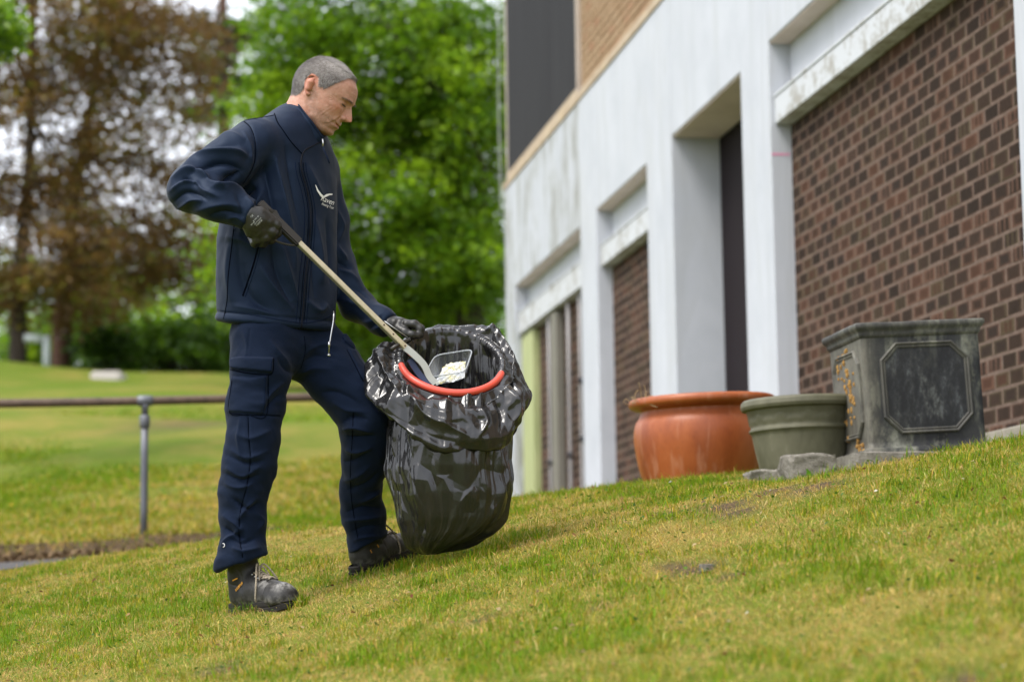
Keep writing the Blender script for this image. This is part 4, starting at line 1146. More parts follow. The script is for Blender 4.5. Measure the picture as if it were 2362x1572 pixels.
# body: long soft drapes
for pts, w, a in [([(618, 300), (634, 370), (655, 460), (675, 560), (682, 640)], 13, 6), ([(600, 330), (612, 400), (632, 490), (640, 560)], 15, -5), ([(655, 330), (672, 420), (690, 520)], 11, -4),
                  ([(645, 550), (662, 620), (688, 700)], 11, 6), ([(625, 560), (640, 630), (668, 700)], 12, -5), ([(600, 610), (630, 660), (680, 720)], 14, 5),
                  ([(560, 600), (575, 680), (640, 728)], 16, -5), ([(530, 560), (528, 630), (535, 700)], 16, 5), ([(548, 540), (550, 620), (565, 690)], 13, -4),
                  ([(710, 380), (730, 430), (750, 470)], 13, 4), ([(725, 500), (738, 580), (745, 660)], 13, 5), ([(712, 520), (722, 600), (725, 690)], 11, -4), ([(752, 500), (760, 580), (762, 660)], 9, -4),
                  ([(590, 430), (560, 450), (530, 500)], 14, -9), ([(606, 440), (585, 480), (552, 540)], 14, 6), ([(520, 545), (560, 555), (600, 575)], 14, 4),
                  ([(705, 690), (735, 716), (755, 700)], 12, 5), ([(540, 705), (600, 715), (660, 735)], 9, 3)]:
    D += 1.5 * fold(u, v, pts, w, a * mm) * m_t * front
# far sleeve
for pts, w, a in [([(775, 480), (790, 520), (780, 560)], 9, 5), ([(770, 560), (788, 585), (800, 600)], 8, 7), ([(770, 590), (790, 610), (812, 622)], 7, -7), ([(778, 618), (805, 632), (828, 650)], 8, 6),
                  ([(800, 660), (830, 668), (850, 690)], 8, -5), ([(790, 690), (830, 705), (866, 722)], 9, 5), ([(835, 745), (862, 738), (882, 722)], 7, 4), ([(860, 760), (880, 750), (896, 735)], 6, 4), ([(850, 760), (868, 745), (880, 730)], 6, -4)]:
    D += fold(u, v, pts, w, a * mm) * m_f * front
D += m_t * .0035 * crumple(V * [1, 1, .35], 3, np.array([1, 1, .5]), 6) + (1 - m_t) * .0050 * crumple(V, 4, np.array([1, 1, 1]), 8) + .0008 * noise3(V, 40, 62)
# back of the jacket: a few generic drapes so that it holds from the side
D += (1 - front) * .004 * noise3(V * [1, 1, .3], 22, 63)
# hem tunnel and pocket welt
hemz = J(640, 753, 0)
hd = -((V - hemz) @ np.array([-.16 * math.sin(.66), .16 * math.cos(.66), -1]))
D += m_t * (.0035 * np.exp(-((hd - .012) / .011) ** 2) - .0035 * np.exp(-((hd - .030) / .0035) ** 2))
# inset sleeve seam
D += fold(u, v, [(560, 277), (578, 296), (588, 330), (588, 365), (578, 395), (562, 420)], 3.2, -3.0 * mm) * front * (v < 430)
V = V + N * D[:, None]
jk = mesh_np('jacket', V, Q, NAVY, man)
JS = Skin(V, Q)
# sleeve end rolls
def cuff(c, axis, r, name, par, mat):
    axis = axis / np.linalg.norm(axis); A = np.cross(axis, [0, 1, 0]); A /= np.linalg.norm(A); Bv = np.cross(axis, A)
    an_ = np.linspace(0, 2 * np.pi, 28, endpoint=False)
    return tube(name, [c + r * (math.cos(q) * A + math.sin(q) * Bv) for q in an_], .0045, mat, par, 8, True)
# collar: a standing shell round the neck
C1, C0 = J(712, 279, .0), J(670, 309, .0)
cax = C1 - C0; ch = np.linalg.norm(cax); cax /= ch
cf = np.array([.69, -.30, -.66]); cf = cf - cf.dot(cax) * cax; cf /= np.linalg.norm(cf); cl = np.cross(cax, cf)   # front, side
nA, nH = 96, 12; CV = []
for lay in (0, 1):
    for i in range(nH + 1):
        f = i / nH; f = f if lay == 0 else 1 - f
        for k in range(nA):
            q = 2 * np.pi * k / nA
            rf = R_(62 + 10 * (1 - f) ** 1.5) * (1 + .10 * max(0, math.cos(q)) ** 6 * f); rl = .066 + .020 * (1 - f) ** 1.5
            bul = .0035 * math.sin(math.pi * f); inn_ = -.006 * lay
            c = C0 + cax * (ch * (1.06 * f - .10) + (.004 if 0 < f else 0)) + cf * R_(2)
            c = c + cf * (rf + bul + inn_) * math.cos(q) + cl * (rl + bul + inn_) * math.sin(q)
            w_ = .0022 * math.sin(q * 3 + f * 2.2) + .0016 * math.sin(q * 7 - f * 3)
            CV.append(c + (cf * math.cos(q) + cl * math.sin(q)) * w_)
CV = np.array(CV); rows = 2 * (nH + 1); k = np.arange(nA); k2 = (k + 1) % nA
CQ = np.concatenate([np.stack([i * nA + k, i * nA + k2, (i + 1) * nA + k2, (i + 1) * nA + k], 1) for i in range(rows - 1)])
col_ = mesh_np('collar', CV, CQ, NAVY, jk)
CS = Skin(CV, CQ)
tube('collar_piping', [CV[(nH) * nA + k] for k in range(nA)], .0028, NAVY, col_, 6, True)
both = Skin(np.vstack([V, CV]), np.vstack([Q, CQ + len(V)]))
seam(both, 'collar_seam', [(633, 262), (640, 282), (653, 301), (672, 328), (696, 354)], .0018, SEAM, col_, .0006, 40)
# zip: tape, teeth edges, stitched plackets
zl = [(697, 356), (694, 375), (697, 400), (708, 440), (716, 490), (713, 560), (704, 640), (699, 710), (693, 766)]
seam(both, 'zip', zl, .0034, ZIPM, jk, .0002, 90)
for dx in (-13, 11):
    seam(both, 'placket_stitching', [(a + dx, b) for a, b in zl[1:]], .0012, STITCH, jk, .0003, 90)
for dx in (-5, 5):
    seam(both, 'zip_edge', [(a + dx, b) for a, b in zl[1:]], .0011, SEAM, jk, .0004, 90)
seam(both, 'collar_zip', [(697, 356), (705, 345), (722, 336), (740, 326), (748, 318)], .0026, ZIPM, col_, .0004, 40)
# pocket welt, side seam, armhole, yoke seams
seam(JS, 'pocket_welt', [(598, 556), (590, 590), (578, 630), (560, 682)], .0030, SEAM, jk, -.0004, 50)
seam(JS, 'pocket_stitching', [(604, 558), (596, 592), (584, 632), (566, 684)], .0011, STITCH, jk, .0002, 50)
seam(JS, 'side_seam', [(540, 520), (534, 570), (526, 640), (524, 690), (516, 735)], .0016, SEAM, jk, .0001, 60)
seam(JS, 'armhole_seam', [(560, 278), (579, 296), (589, 330), (589, 365), (579, 395), (560, 424)], .0016, SEAM, jk, .0002, 60)
seam(JS, 'shoulder_seam', [(562, 278), (600, 272), (632, 266)], .0014, SEAM, jk, .0004, 30)
seam(JS, 'hem_stitching', [(509, 716), (560, 722), (620, 733), (690, 744), (735, 740), (766, 727)], .0012, STITCH, jk, .0002, 70)
# zip puller on the collar
zp = J(748, 322, -.10); zt_ = CS.hit(744, 322, .004); zt_ = zp if zt_ is None else zt_
d_ = zt_[1] - Y0
tube('zip_slider', [J(744, 318, d_), J(745, 329, d_), J(744, 338, d_)], [.0022, .0030, .0022], STEEL, col_, 8)
tube('zip_pull', [J(744, 337, d_), J(750, 352, d_ - .004), J(757, 368, d_ - .004), J(760, 377, d_ - .004)], [.002, .0032, .0032, .0022], TWILL, col_, 6)
# chest emblem and lettering
def decal(skin, name, poly, mat, parent, lift=.0012):
    P = [skin.hit(a, b, lift) for a, b in poly]
    if any(p is None for p in P): return None
    return mesh_np(name, np.array(P), [(i, i + 1, len(P) - 2 - i, len(P) - 1 - i) for i in range(len(P) // 2 - 1)], mat, parent, smooth=False)
sw = [(727, 426), (731, 438), (737, 448), (745, 455), (752, 451), (759, 449), (766, 449)]
swl = [(728, 426), (734, 438), (741, 447), (746, 452), (752, 448), (759, 446.5), (766, 447)]
swb = [(727, 427), (731, 440), (737, 450), (744, 458), (751, 454.5), (759, 450.5), (766, 449.5)]
decal(JS, 'chest_emblem', swl + swb[::-1], WPRINT, jk)
print_text(JS, 'chest_lettering', 'Raven', WPRINT, jk, (739, 462), (767.5, 473), 12.5, shear=.1)
print_text(JS, 'chest_lettering', 'Housing Trust', WPRINT, jk, (741, 472), (767.5, 482.5), 6.2, shear=.1)
# glasses arm hooked in the hem pocket: a bent steel clip
tube('key_clip', soften([J(769, 718, -.06), J(771, 722, -.07), J(769, 745, -.075), J(764, 765, -.075), J(759, 795, -.075), J(758, 818, -.075)], 1), .0022, STEEL, man, 8)
tube('key_clip', [J(759, 788, -.076), J(759, 800, -.076)], .0042, STEEL, man, 8); tube('key_clip', [J(755, 818, -.076), J(762, 819, -.076)], .0035, STEEL, man, 6)

# ------------------------------------------------------------------ trousers
L1 = [J(604, 790, -.085), J(601, 850, -.095), J(588, 940, -.10), J(586, 1010, -.105), J(577, 1070, -.10), J(563, 1130, -.09), J(560, 1195, -.08), J(560, 1235, -.08), J(560, 1290, -.085), J(554, 1330, -.08)]
r1 = [R_(x) for x in (73, 69, 61, 58.5, 59, 53, 47, 42, 54, 56)]
L2 = [J(712, 792, .07), J(770, 866, .05), J(814, 914, .04), J(845, 966, .04), J(847, 1015, .08), J(843, 1065, .13), J(834, 1128, .20), J(839, 1185, .25), J(848, 1250, .28), J(850, 1290, .29)]
r2 = [R_(x) for x in (78, 70, 65, 61, 56, 51, 45, 48, 43, 46)]
def trousers(G):
    a = limb(G, L1, r1, .03); b = limb(G, L2, r2, .03)
    pel = limb(G, [J(610, 795, -.06), J(704, 800, .06)], [R_(76), R_(78)], .03); pel = smin(pel, limb(G, [J(612, 752, -.04), J(692, 757, .05)], [R_(66), R_(62)]), .04); pel = smax(pel, plane(G, J(640, 728), [0, 0, 1.0]), .01)
    a = smax(a, plane(G, J(560, 1298, -.085), [.30, .05, -1]), .008)
    b = smax(b, plane(G, J(848, 1258, .28), [.45, .1, -1]), .008)
    return smin(smin(a, pel, .03), b, .022), a, b
h = .0038; lo = np.array([J(490, 1300)[0], Y0 - .23, J(640, 1335)[2]]); hi = np.array([J(925, 1000)[0], Y0 + .40, J(640, 700)[2]])
o_, G = grid(lo, hi, h); f_, fa, fb = trousers(G)
V, Q = surface_nets(f_, o_, h); sa, sb = sample(fa, V), sample(fb, V)
V = relax(V, Q, 3); N = vnormals(V, Q); u, v = proj(V); front = sstep(-(N * (V / np.linalg.norm(V, axis=1)[:, None])).sum(1), -.25, .15)
m1 = sstep(sb - sa, -.01, .01); m2 = 1 - m1; D = np.zeros(len(V))
for pts, w, a in [([(545, 1000), (580, 1010), (630, 990)], 10, 4), ([(530, 1035), (570, 1056), (625, 1036)], 9, 4), ([(528, 1052), (570, 1068), (615, 1060)], 8, -5), ([(522, 1075), (560, 1098), (604, 1072)], 9, 4),
                  ([(520, 1092), (560, 1106), (600, 1095)], 8, -5), ([(515, 1112), (550, 1124), (590, 1112)], 9, 5), ([(540, 1150), (570, 1172), (598, 1160)], 8, -8), ([(550, 1200), (565, 1175), (590, 1150)], 9, 8),
                  ([(515, 1185), (540, 1205), (560, 1225)], 10, 6), ([(518, 1215), (540, 1230), (566, 1240)], 8, -8), ([(530, 1240), (560, 1250), (592, 1240)], 8, -7), ([(512, 1262), (530, 1240), (552, 1222)], 8, 8),
                  ([(535, 1262), (560, 1272), (600, 1262)], 8, 7), ([(590, 1180), (604, 1200), (596, 1222)], 7, 5), ([(555, 960), (550, 1010), (556, 1060)], 7, 4), ([(610, 930), (630, 900), (655, 880)], 9, 5), ([(600, 960), (625, 930), (650, 905)], 8, -5),
                  ([(640, 820), (660, 850), (680, 862)], 10, -6), ([(620, 780), (650, 820), (675, 850)], 10, 5), ([(560, 760), (570, 800), (568, 830)], 9, 4)]:
    D += 1.1 * fold(u, v, pts, w, a * mm) * m1 * front
for pts, w, a in [([(690, 860), (720, 850), (760, 850)], 11, 6), ([(695, 835), (735, 820), (775, 826)], 10, -5), ([(700, 815), (740, 795), (780, 800)], 10, 5), ([(740, 905), (780, 905), (830, 930)], 10, -5),
                  ([(765, 925), (800, 945), (840, 950)], 9, 5), ([(790, 975), (815, 960), (850, 968)], 9, -7), ([(790, 990), (820, 985), (860, 1000)], 8, 8), ([(798, 1005), (830, 1010), (870, 1005)], 9, -8),
                  ([(796, 1035), (825, 1040), (860, 1030)], 9, 7), ([(792, 1065), (825, 1058), (850, 1040)], 9, -6), ([(790, 1110), (825, 1095), (855, 1070)], 10, 6), ([(800, 1130), (850, 1110), (875, 1085)], 9, -6),
                  ([(830, 1160), (860, 1140), (880, 1130)], 8, 7), ([(800, 1180), (835, 1170), (880, 1172)], 9, -6), ([(800, 1200), (840, 1196), (885, 1190)], 8, 6), ([(808, 1225), (845, 1215), (880, 1212)], 8, -5), ([(815, 1245), (845, 1238), (880, 1236)], 7, 5)]:
    D += 1.0 * fold(u, v, pts, w, a * mm) * m2 * front
D += .0100 * crumple(V * [1, 1, .9], 5, np.array([.9, .9, .9]), 5.0) + .0030 * crumple(V * [1, 1, 1.1], 8, np.array([.8, .8, 1]), 13) + .0008 * noise3(V, 40, 72)
# cargo pockets: bellows and flap stand proud
pk = [(535, 868), (618, 862), (615, 957), (528, 950)]; fl = [(530, 826), (542, 822), (631, 824), (627, 860), (532, 850)]
D += (.0065 * raised(u, v, pk, 5) + .0105 * raised(u, v, fl, 4)) * m1 * front
D += fold(u, v, [(535, 866), (575, 870), (618, 862)], 3.5, -.004) * m1 * front
fl2 = [(786, 772), (796, 770), (822, 800), (818, 808), (790, 790)]; pk2 = [(800, 800), (820, 806), (860, 862), (846, 884), (828, 868)]
D += (.008 * raised(u, v, fl2, 4) + .006 * raised(u, v, pk2, 5)) * m2 * front
for pts in ([(575, 760), (572, 800), (570, 824)], [(572, 960), (574, 1010), (578, 1060), (570, 1120), (556, 1175), (552, 1230), (560, 1285)], [(646, 960), (610, 957), (572, 956)]):
    D += fold(u, v, pts, 2.6, -.0022, False) * m1 * front
V = V + N * D[:, None]
tro = mesh_np('trousers', V, Q, TWILL, man); TS = Skin(V, Q)
seam(TS, 'side_seam', [(572, 962), (574, 1010), (577, 1060), (569, 1120), (555, 1175), (551, 1230), (560, 1284)], .0014, SEAM, tro, .0003, 80)
seam(TS, 'knee_seam', [(646, 957), (612, 957), (574, 957), (530, 952)], .0013, SEAM, tro, .0003, 40)
seam(TS, 'pocket_flap_edge', [(531, 851), (560, 858), (595, 862), (627, 861), (631, 826)], .0019, SEAM, tro, .0003, 60)
seam(TS, 'pocket_flap_stitching', [(535, 845), (560, 851), (595, 855), (622, 854), (626, 830)], .0011, STITCH, tro, .0004, 60)
seam(TS, 'pocket_edge', [(536, 870), (529, 949), (570, 956), (614, 958), (619, 864)], .0014, SEAM, tro, .0003, 80)
seam(TS, 'pocket_stitching', [(612, 868), (608, 952)], .001, STITCH, tro, .0004, 40)
seam(TS, 'side_seam', [(815, 950), (812, 1020), (808, 1090), (812, 1160), (826, 1245)], .0013, SEAM, tro, .0003, 60)
seam(TS, 'fly_seam', [(702, 775), (704, 810), (694, 850)], .0013, SEAM, tro, .0003, 30)
seam(TS, 'pocket_edge', [(800, 806), (818, 840), (840, 880), (858, 884)], .0015, SEAM, tro, .0003, 40)
seam(TS, 'pocket_flap_stitching', [(789, 776), (800, 790), (818, 804)], .0013, STITCH, tro, .0004, 20)
seam(TS, 'reflective_loop', [(514, 1252), (518, 1254), (518, 1259), (515, 1261)], .0012, WPRINT, tro, .0006, 16)

# ------------------------------------------------------------------ boots
t = NT('boot_leather'); p = t.pos(); a_ = t.noise(60, 5, .7, p); b_ = t.noise(11, 5, .7, p)
c = t.ramp(a_, [(.3, (.009, .0082, .0075)), (.7, (.020, .0185, .017))]); c = t.mix(t.ramp(b_, [(.56, (0, 0, 0)), (.85, (.5, .5, .5))]), c, (.045, .041, .035))
c = t.mix(t.math('MULTIPLY', t.attr('dust'), t.ramp(a_, [(.42, (.1, .1, .1)), (.6, (1, 1, 1))])), c, (.30, .29, .27))
t.set(Base_Color=c, Roughness=.55, Specular_IOR_Level=.4).bump(a_, .25, .003); BOOT = t.m
SOLE = flat_mat('boot_sole', (.018, .016, .014), .8, .2, .3, 40, bump=.4)
LACE = NT('boot_lace'); a_ = LACE.noise(300, 2, .5, LACE.pos()); LACE.set(Base_Color=LACE.ramp(a_, [(.35, (.14, .115, .08)), (.65, (.33, .28, .21))]), Roughness=.9); LACE = LACE.m
ORANGE = NT('orange_label'); ORANGE.set(Base_Color=(.62, .28, .02), Roughness=.6); ORANGE = ORANGE.m
BLK = NT('black_print'); BLK.set(Base_Color=(.02, .018, .015), Roughness=.6); BLK = BLK.m
def boot(heel, fwd, up, shaft_top, lab):
    """heel: point on the ground under the back of the heel; fwd / up: unit vectors"""
    fwd = fwd / np.linalg.norm(fwd); up = up - up.dot(fwd) * fwd; up /= np.linalg.norm(up); lat = np.cross(up, fwd)
    B3 = np.stack([fwd, lat, up]) * .93                          # local -> world rows
    st_l = B3 @ (shaft_top - heel) / .93 ** 2
    h = .0034; lo = np.array([-.03, -.075, -.015]); hi = np.array([.335, .075, max(.19, st_l[2] + .02)]); o_, G = grid(lo, hi, h)
    X, Y, Z = G
    upper = limb(G, [(.055, 0, .055), (.12, 0, .060), (.20, .0, .052), (.262, 0, .044)], [.046, .043, .042, .045], .03)
    upper = smin(upper, ellip(G, (.262, 0, .040), (.050, .051, .040)), .015)
    sh = limb(G, [(.055, 0, .06), (.058, 0, .11), tuple(st_l)], [.046, .047, .050], .03)
    ins = limb(G, [(.085, 0, .125), (.135, 0, .085), (.20, 0, .062)], [.036, .034, .032], .02)
    upf = smin(smin(upper, sh, .02), ins, .02)
    upf = smax(upf, -(Z - .022) + 0 * X, .004)
    # padded collar, toe cap step and panel seams
    V, Q = surface_nets(upf, o_, h); V = relax(V, Q, 2); N = vnormals(V, Q); x, y, z = V.T
    D = -.0022 * np.exp(-((x - .225 - .25 * (z - .05) * 0) / .003) ** 2) + .0014 * sstep(x, .225, .235)
    D += -.0018 * np.exp(-((z - .105 + .25 * (x - .02)) / .003) ** 2) * (x < .11) - .0018 * np.exp(-((x - .105 - .25 * (.12 - z)) / .003) ** 2) * (z > .05) * (z < .16)
    D += .0014 * noise3(V, 35, 5) + .0022 * np.sin((x - .13) * 180 + 8 * z) * np.exp(-((x - .185) / .028) ** 2 - ((z - .085) / .03) ** 2)
    V = V + N * D[:, None]; dust = np.clip(sstep(x, .235, .30) * sstep(z, .055, .085) + .35 * sstep(.05 - z, -.01, .02) + .6 * np.exp(-((x - .20) / .03) ** 2 - ((z - .09) / .012) ** 2), 0, 1)
    W = V @ B3 + heel
    bo = mesh_np('boot', W, Q, BOOT, man, attrs={'dust': dust}); bo['label'] = lab
    # sole: outline of a foot, two layers with lugs
    n = 60; q = np.arange(n) * 2 * np.pi / n; ox = .150 + .163 * np.cos(q); wy = .050 * (1 + .10 * np.cos(q - .3) - .18 * np.exp(-((ox - .12) / .05) ** 2))
    oy = wy * np.sign(np.sin(q)) * np.abs(np.sin(q)) ** .62
    SV, SQ = [], []
    lv = [(1.0, .034), (1.03, .030), (1.03, .018), (.99, .015), (1.035, .012), (1.03, -.004)]
    for s_, z_ in lv:
        for k in range(n):
            lug = 1 + (.02 if (k // 2) % 2 and z_ < .014 else 0); hz = z_ + (.006 if (.08 < ox[k] < .12 and z_ < 0) else 0)
            SV.append(((ox[k] - .15) * s_ * lug + .15, oy[k] * s_ * lug, hz + .012 * sstep(ox[k], .25, .32) * (z_ < .03)))
    for i in range(len(lv) - 1):
        for k in range(n): SQ.append((i * n + k, (i + 1) * n + k, (i + 1) * n + (k + 1) % n, i * n + (k + 1) % n))
    SQ.append(tuple((len(lv) - 1) * n + k for k in range(n)))
    mesh_np('sole', np.array(SV) @ B3 + heel, SQ, SOLE, bo, smooth=False)
    w2 = lambda P: np.asarray(P) @ B3 + heel
    tree_ = BVHTree.FromPolygons([tuple(p) for p in V], [tuple(int(i) for i in q) for q in Q])
    def top(x, y, lift=.003):
        hh = tree_.ray_cast(Vector((x + .10, y, .26)), Vector((-.42, 0, -.91)).normalized())
        return np.array(hh[0]) + np.array(hh[1]) * lift if hh[0] is not None else np.array((x, y, .1))
    eyes = [(.105 + .017 * k, .020 - .0012 * k) for k in range(6)]
    for k in range(5):
        for s_ in (-1, 1):
            a, b = eyes[k], eyes[k + 1]
            P = [top(a[0], s_ * a[1]), top((a[0] + b[0]) / 2, 0, .006), top(b[0], -s_ * b[1])]
            tube('lace', w2(spline(P, 10)), .0030, LACE, bo, 6)
    for k in range(6):
        for s_ in (-1, 1):
            c = top(*[(eyes[k][0]), s_ * (eyes[k][1] + .004)], .0015); tube('eyelet', w2([c - [0, 0, .001], c + [.001, 0, .002]]), [.0042, .003], STEEL if k < 3 else SOLE, bo, 8)
    # bow: two loops and two tails
    kn = top(eyes[1][0] - .012, 0, .012)
    kn = top(eyes[0][0] - .004, 0, .016)
    for s_, L_, dr, out in ((1, .040, -.085, .016), (-1, .046, -.10, .022)):
        P = [kn, kn + [.008, s_ * .016, .008], kn + [.014 + out, s_ * .042, dr * .45], kn + [.016 + out, s_ * .050, dr], kn + [.006 + out, s_ * .034, dr * 1.08], kn + [.004, s_ * .018, dr * .45], kn]
        tube('lace_loop', w2(spline(P, 30)), .0031, LACE, bo, 6)
        P = [kn, kn + [.012, s_ * .010, -.004], kn + [.012 + out, s_ * .030, dr * .7], kn + [.0 + out, s_ * .036, dr * 1.25]]
        tube('lace_tail', w2(spline(P, 20)), .0031, LACE, bo, 6)
    return bo, Skin(W, Q)
gB = lambda x, y: float(terr(x, y))
hp = U(545, 1396, 6.60); hp[2] = gB(hp[0], hp[1]) - .006
fd = np.array([.66, -.75, 0]); tp = hp + .3 * fd; fd[2] = (gB(tp[0], tp[1]) - .004 - hp[2]) / .3
bo1, BS1 = boot(hp, fd, np.array([-.05, -.05, 1.0]), J(558, 1270, -.085), 'near boot, pointing to the right')
h2 = U(822, 1308, 6.86); h2[2] = gB(h2[0], h2[1]) - .004
fd = np.array([.60, .80, 0]); tp = h2 + .3 * fd; fd[2] = (gB(tp[0], tp[1]) - .004 - h2[2]) / .3
bo2, BS2 = boot(h2, fd, np.array([.0, .0, 1.0]), J(850, 1225, .28), 'far boot, half hidden behind the bag')
for sk, bo_, pts, tx in ((BS1, bo1, [(543, 1358), (559, 1340), (561, 1345), (545, 1364)], ((545, 1363), (560, 1346))), (BS2, bo2, [(853, 1268), (870, 1254), (874, 1260), (856, 1275)], ((856, 1274), (873, 1260)))):
    decal(sk, 'orange_label', pts, ORANGE, bo_, .0015)
    print_text(sk, 'label_lettering', 'DEWALT', BLK, bo_, tx[0], tx[1], 4.6, lift=.0024)
decal(BS1, 'orange_label', [(537, 1336), (548, 1331), (548, 1334), (537, 1339)], ORANGE, bo1, .0015)
# ------------------------------------------------------------------ head and neck (modelled in millimetres, x forward, y to his left, z up)
TH, PHI = math.radians(30), math.radians(10)
hf = np.array([math.cos(TH) * math.cos(PHI), -math.cos(TH) * math.sin(PHI), -math.sin(TH)]); hl = np.array([math.sin(PHI), math.cos(PHI), 0]); hl /= np.linalg.norm(hl)
hu = np.cross(hf, hl)
HB = np.stack([hf, hl, hu]); HO = J(735, 212, .0) + hl * 0.0
def to_w(P): return np.asarray(P) * .001 @ HB + HO
def to_l(P): return ((np.asarray(P) - HO) @ HB.T) * 1000
fz_ = np.array([-112, -108, -103, -96, -87, -79, -73, -66, -56, -47, -35, -20, -8, 5, 18, 30, 42, 60, 80])
fx_ = np.array([70, 88, 98, 104, 102.5, 107, 111, 109.5, 113, 110.5, 110, 110, 110, 112, 119, 116, 113.5, 105, 80])
fw_ = np.array([16, 30, 38, 45, 51, 55, 57, 60, 63, 66, 68.5, 70, 70.5, 70, 70, 70, 69, 63, 40])
fb_ = np.array([50, 36, 24, 12, 4, -2, -6, -10, -14, -18, -22, -26, -30, -34, -36, -38, -38, -38, -36])
nz_ = np.array([-54, -49, -45, -41, -37, -31, -24, -15, -6, 3, 10, 18])
nd_ = np.array([0, 3, 12, 25, 31.5, 31.5, 27.5, 21.5, 15.5, 8.5, 4.5, 0])
nw_ = np.array([9, 10, 11, 11, 11, 11, 10.5, 9.5, 8.5, 8.5, 10, 13])
def head_sdf(G):
    X, Y, Z = G; z = Z.ravel(); ip = lambda a, b: np.interp(z, a, b)[None, None, :].astype(np.float32)
    ay = np.abs(Y)
    g = lambda y0, sy, z0, sz: np.exp(-((ay - y0) / sy) ** 2 - ((Z - z0) / sz) ** 2)
    d = ip(nz_, nd_) * np.exp(-np.abs(Y / ip(nz_, nw_)) ** 2.2)
    d = d - 8.5 * g(31, 15, 1, 9) + 4.0 * g(29, 19, 15, 6) + 4.0 * g(47, 17, -17, 12) - 4.5 * g(44, 17, -56, 17)
    d = d - 2.0 * g(62, 10, 22, 16)
    # mouth line, lips, folds beside nose and mouth
    d = d - 4.2 * np.exp(-((Z + 66 - .0075 * Y * Y) / 2.0) ** 2) * (1 / (1 + np.exp((ay - 25) / 2.0))) - 2.2 * g(27, 5, -66, 5)
    d = d - 2.6 * np.exp(-(((ay - 17) - (-38 - Z) * .55) / 3.2) ** 2) * (1 / (1 + np.exp((Z + 36) / 3))) * (1 / (1 + np.exp((-Z - 82) / 5)))
    d = d + 2.2 * np.exp(-(((ay - 25) - (-38 - Z) * .55) / 6) ** 2) * np.exp(-((Z + 55) / 16) ** 2)
    d = d - 1.5 * np.exp(-((Z + 10 - .012 * (ay - 30) ** 2) / 2.2) ** 2) * np.exp(-((ay - 32) / 14) ** 2)          # bag under the eye
    # forehead creases and crow's feet
    for zc in (36, 45, 54): d = d - .9 * np.exp(-((Z - zc - 2 * np.cos(Y / 18)) / 1.5) ** 2) * np.exp(-(Y / 42) ** 4)
    d = d - 1.2 * np.exp(-((ay - 8 - .1 * (Z - 20)) / 1.8) ** 2 - ((Z - 20) / 9) ** 2)
    fr = sstep(X, 20, 60).astype(np.float32)
    xf, w, xb = ip(fz_, fx_), ip(fz_, fw_), ip(fz_, fb_); xc = xb + .40 * (xf - xb)
    x = X - d * fr - xc
    ax = np.where(x > 0, xf - xc, xc - xb); n = 2.25
    q = ((np.abs(x) / ax) ** n + (ay / w) ** n) ** (1 / n)
    face = (q - 1) * np.minimum(ax, w) * .8
    face = np.maximum(face, np.maximum(Z - 84, -113 - Z) + 0 * X)
    cran = ellip(G, (9, 0, 27), (94, 73.5, 83))
    cran = smin(cran, ellip(G, (-28, 0, 5), (55, 62, 58)), 20)
    f = smin(face, cran, 18)
    # lids over the eyeballs, wings of the nose, lips, chin
    for s_ in (-1, 1):
        eb = ellip(G, (92.5, s_ * 31, -1.5), (13, 15, 10.5)); f = smin(f, eb, 5)
        f = smin(f, ellip(G, (117, s_ * 12.5, -37), (10, 6.5, 7.5)), 4)
        f = smax(f, -ellip(G, (125, s_ * 6, -45.5), (6, 3.2, 3.0)), 2)
        f = smax(f, -ellip(G, (108, s_ * 33, -2.8), (7, 13, 1.1)), 1.5)
    f = smin(f, ellip(G, (103, 0, -61), (11, 22, 4.0)), 3); f = smin(f, ellip(G, (101, 0, -71.5), (11.5, 19, 4.6)), 3)
    f = smin(f, ellip(G, (88, 0, -96), (16, 20, 11)), 9)
    # jaw corners
    for s_ in (-1, 1): f = smin(f, limb(G, [(18, s_ * 50, -52), (40, s_ * 46, -76), (75, s_ * 26, -96)], [9, 9, 9], 8), 14)
    # neck, throat, sterno-mastoid
    nb = to_l(J(668, 318, .0)); nb2 = to_l(J(640, 420, .0))
    nk = limb(G, [(-16, 0, -20), tuple(nb), tuple(nb2)], [56, 59, 75], 20)
    f = smin(f, nk, 16)
    fb2 = to_l(J(712, 352, .0)); f = smin(f, limb(G, [(48, 0, -86), tuple(fb2 * [1, 0, 1])], [20, 34], 10), 16)
    for s_ in (-1, 1): f = smin(f, limb(G, [(-6, s_ * 56, -30), (fb2[0] - 20, s_ * 16, fb2[2])], [11, 10], 8), 9)
    # ears
    for s_ in (-1, 1):
        c0 = np.array([-8, s_ * 75, -2.0])
        tl = np.array([.94, s_ * -.30, .10]); tl /= np.linalg.norm(tl)      # flare: front of the ear lies against the head
        upv = np.array([-.16, s_ * .10, 1.0]); upv -= upv.dot(tl) * tl; upv /= np.linalg.norm(upv); nn = np.cross(tl, upv)
        P = lambda a, b, c=0: c0 + tl * a + upv * b + nn * c
        rim = [P(13, 8), P(14, 20), P(7, 31), P(-5, 33), P(-14, 25), P(-16, 11), P(-12, -4), P(-5, -17), P(3, -25), P(8, -24)]
        f = smin(f, limb(G, spline(rim, 20), [3.4] * 14 + [3.6, 4.0, 4.8, 5.4, 5.2, 4.2], 3), 2.5)
        f = smin(f, limb(G, spline([P(8, 26, 0), P(-4, 20, 1), P(-7, 8, 1), P(-3, -8, 1), P(5, -15, 1)], 12), [3.2] * 12, 2), 2)      # antihelix
        f = smin(f, limb(G, [P(-2, 10, -s_ * 4), P(0, -8, -s_ * 4)], [12, 9], 3), 4)                                                  # bowl
        f = smin(f, limb(G, [P(15, -2, 1), P(14, -10, 1)], [4, 3.5], 2), 3)                                                           # tragus
        f = smax(f, -ellip(G, P(6, -2, s_ * 7), (7.5, 9.5, 13)), 2)
    return f
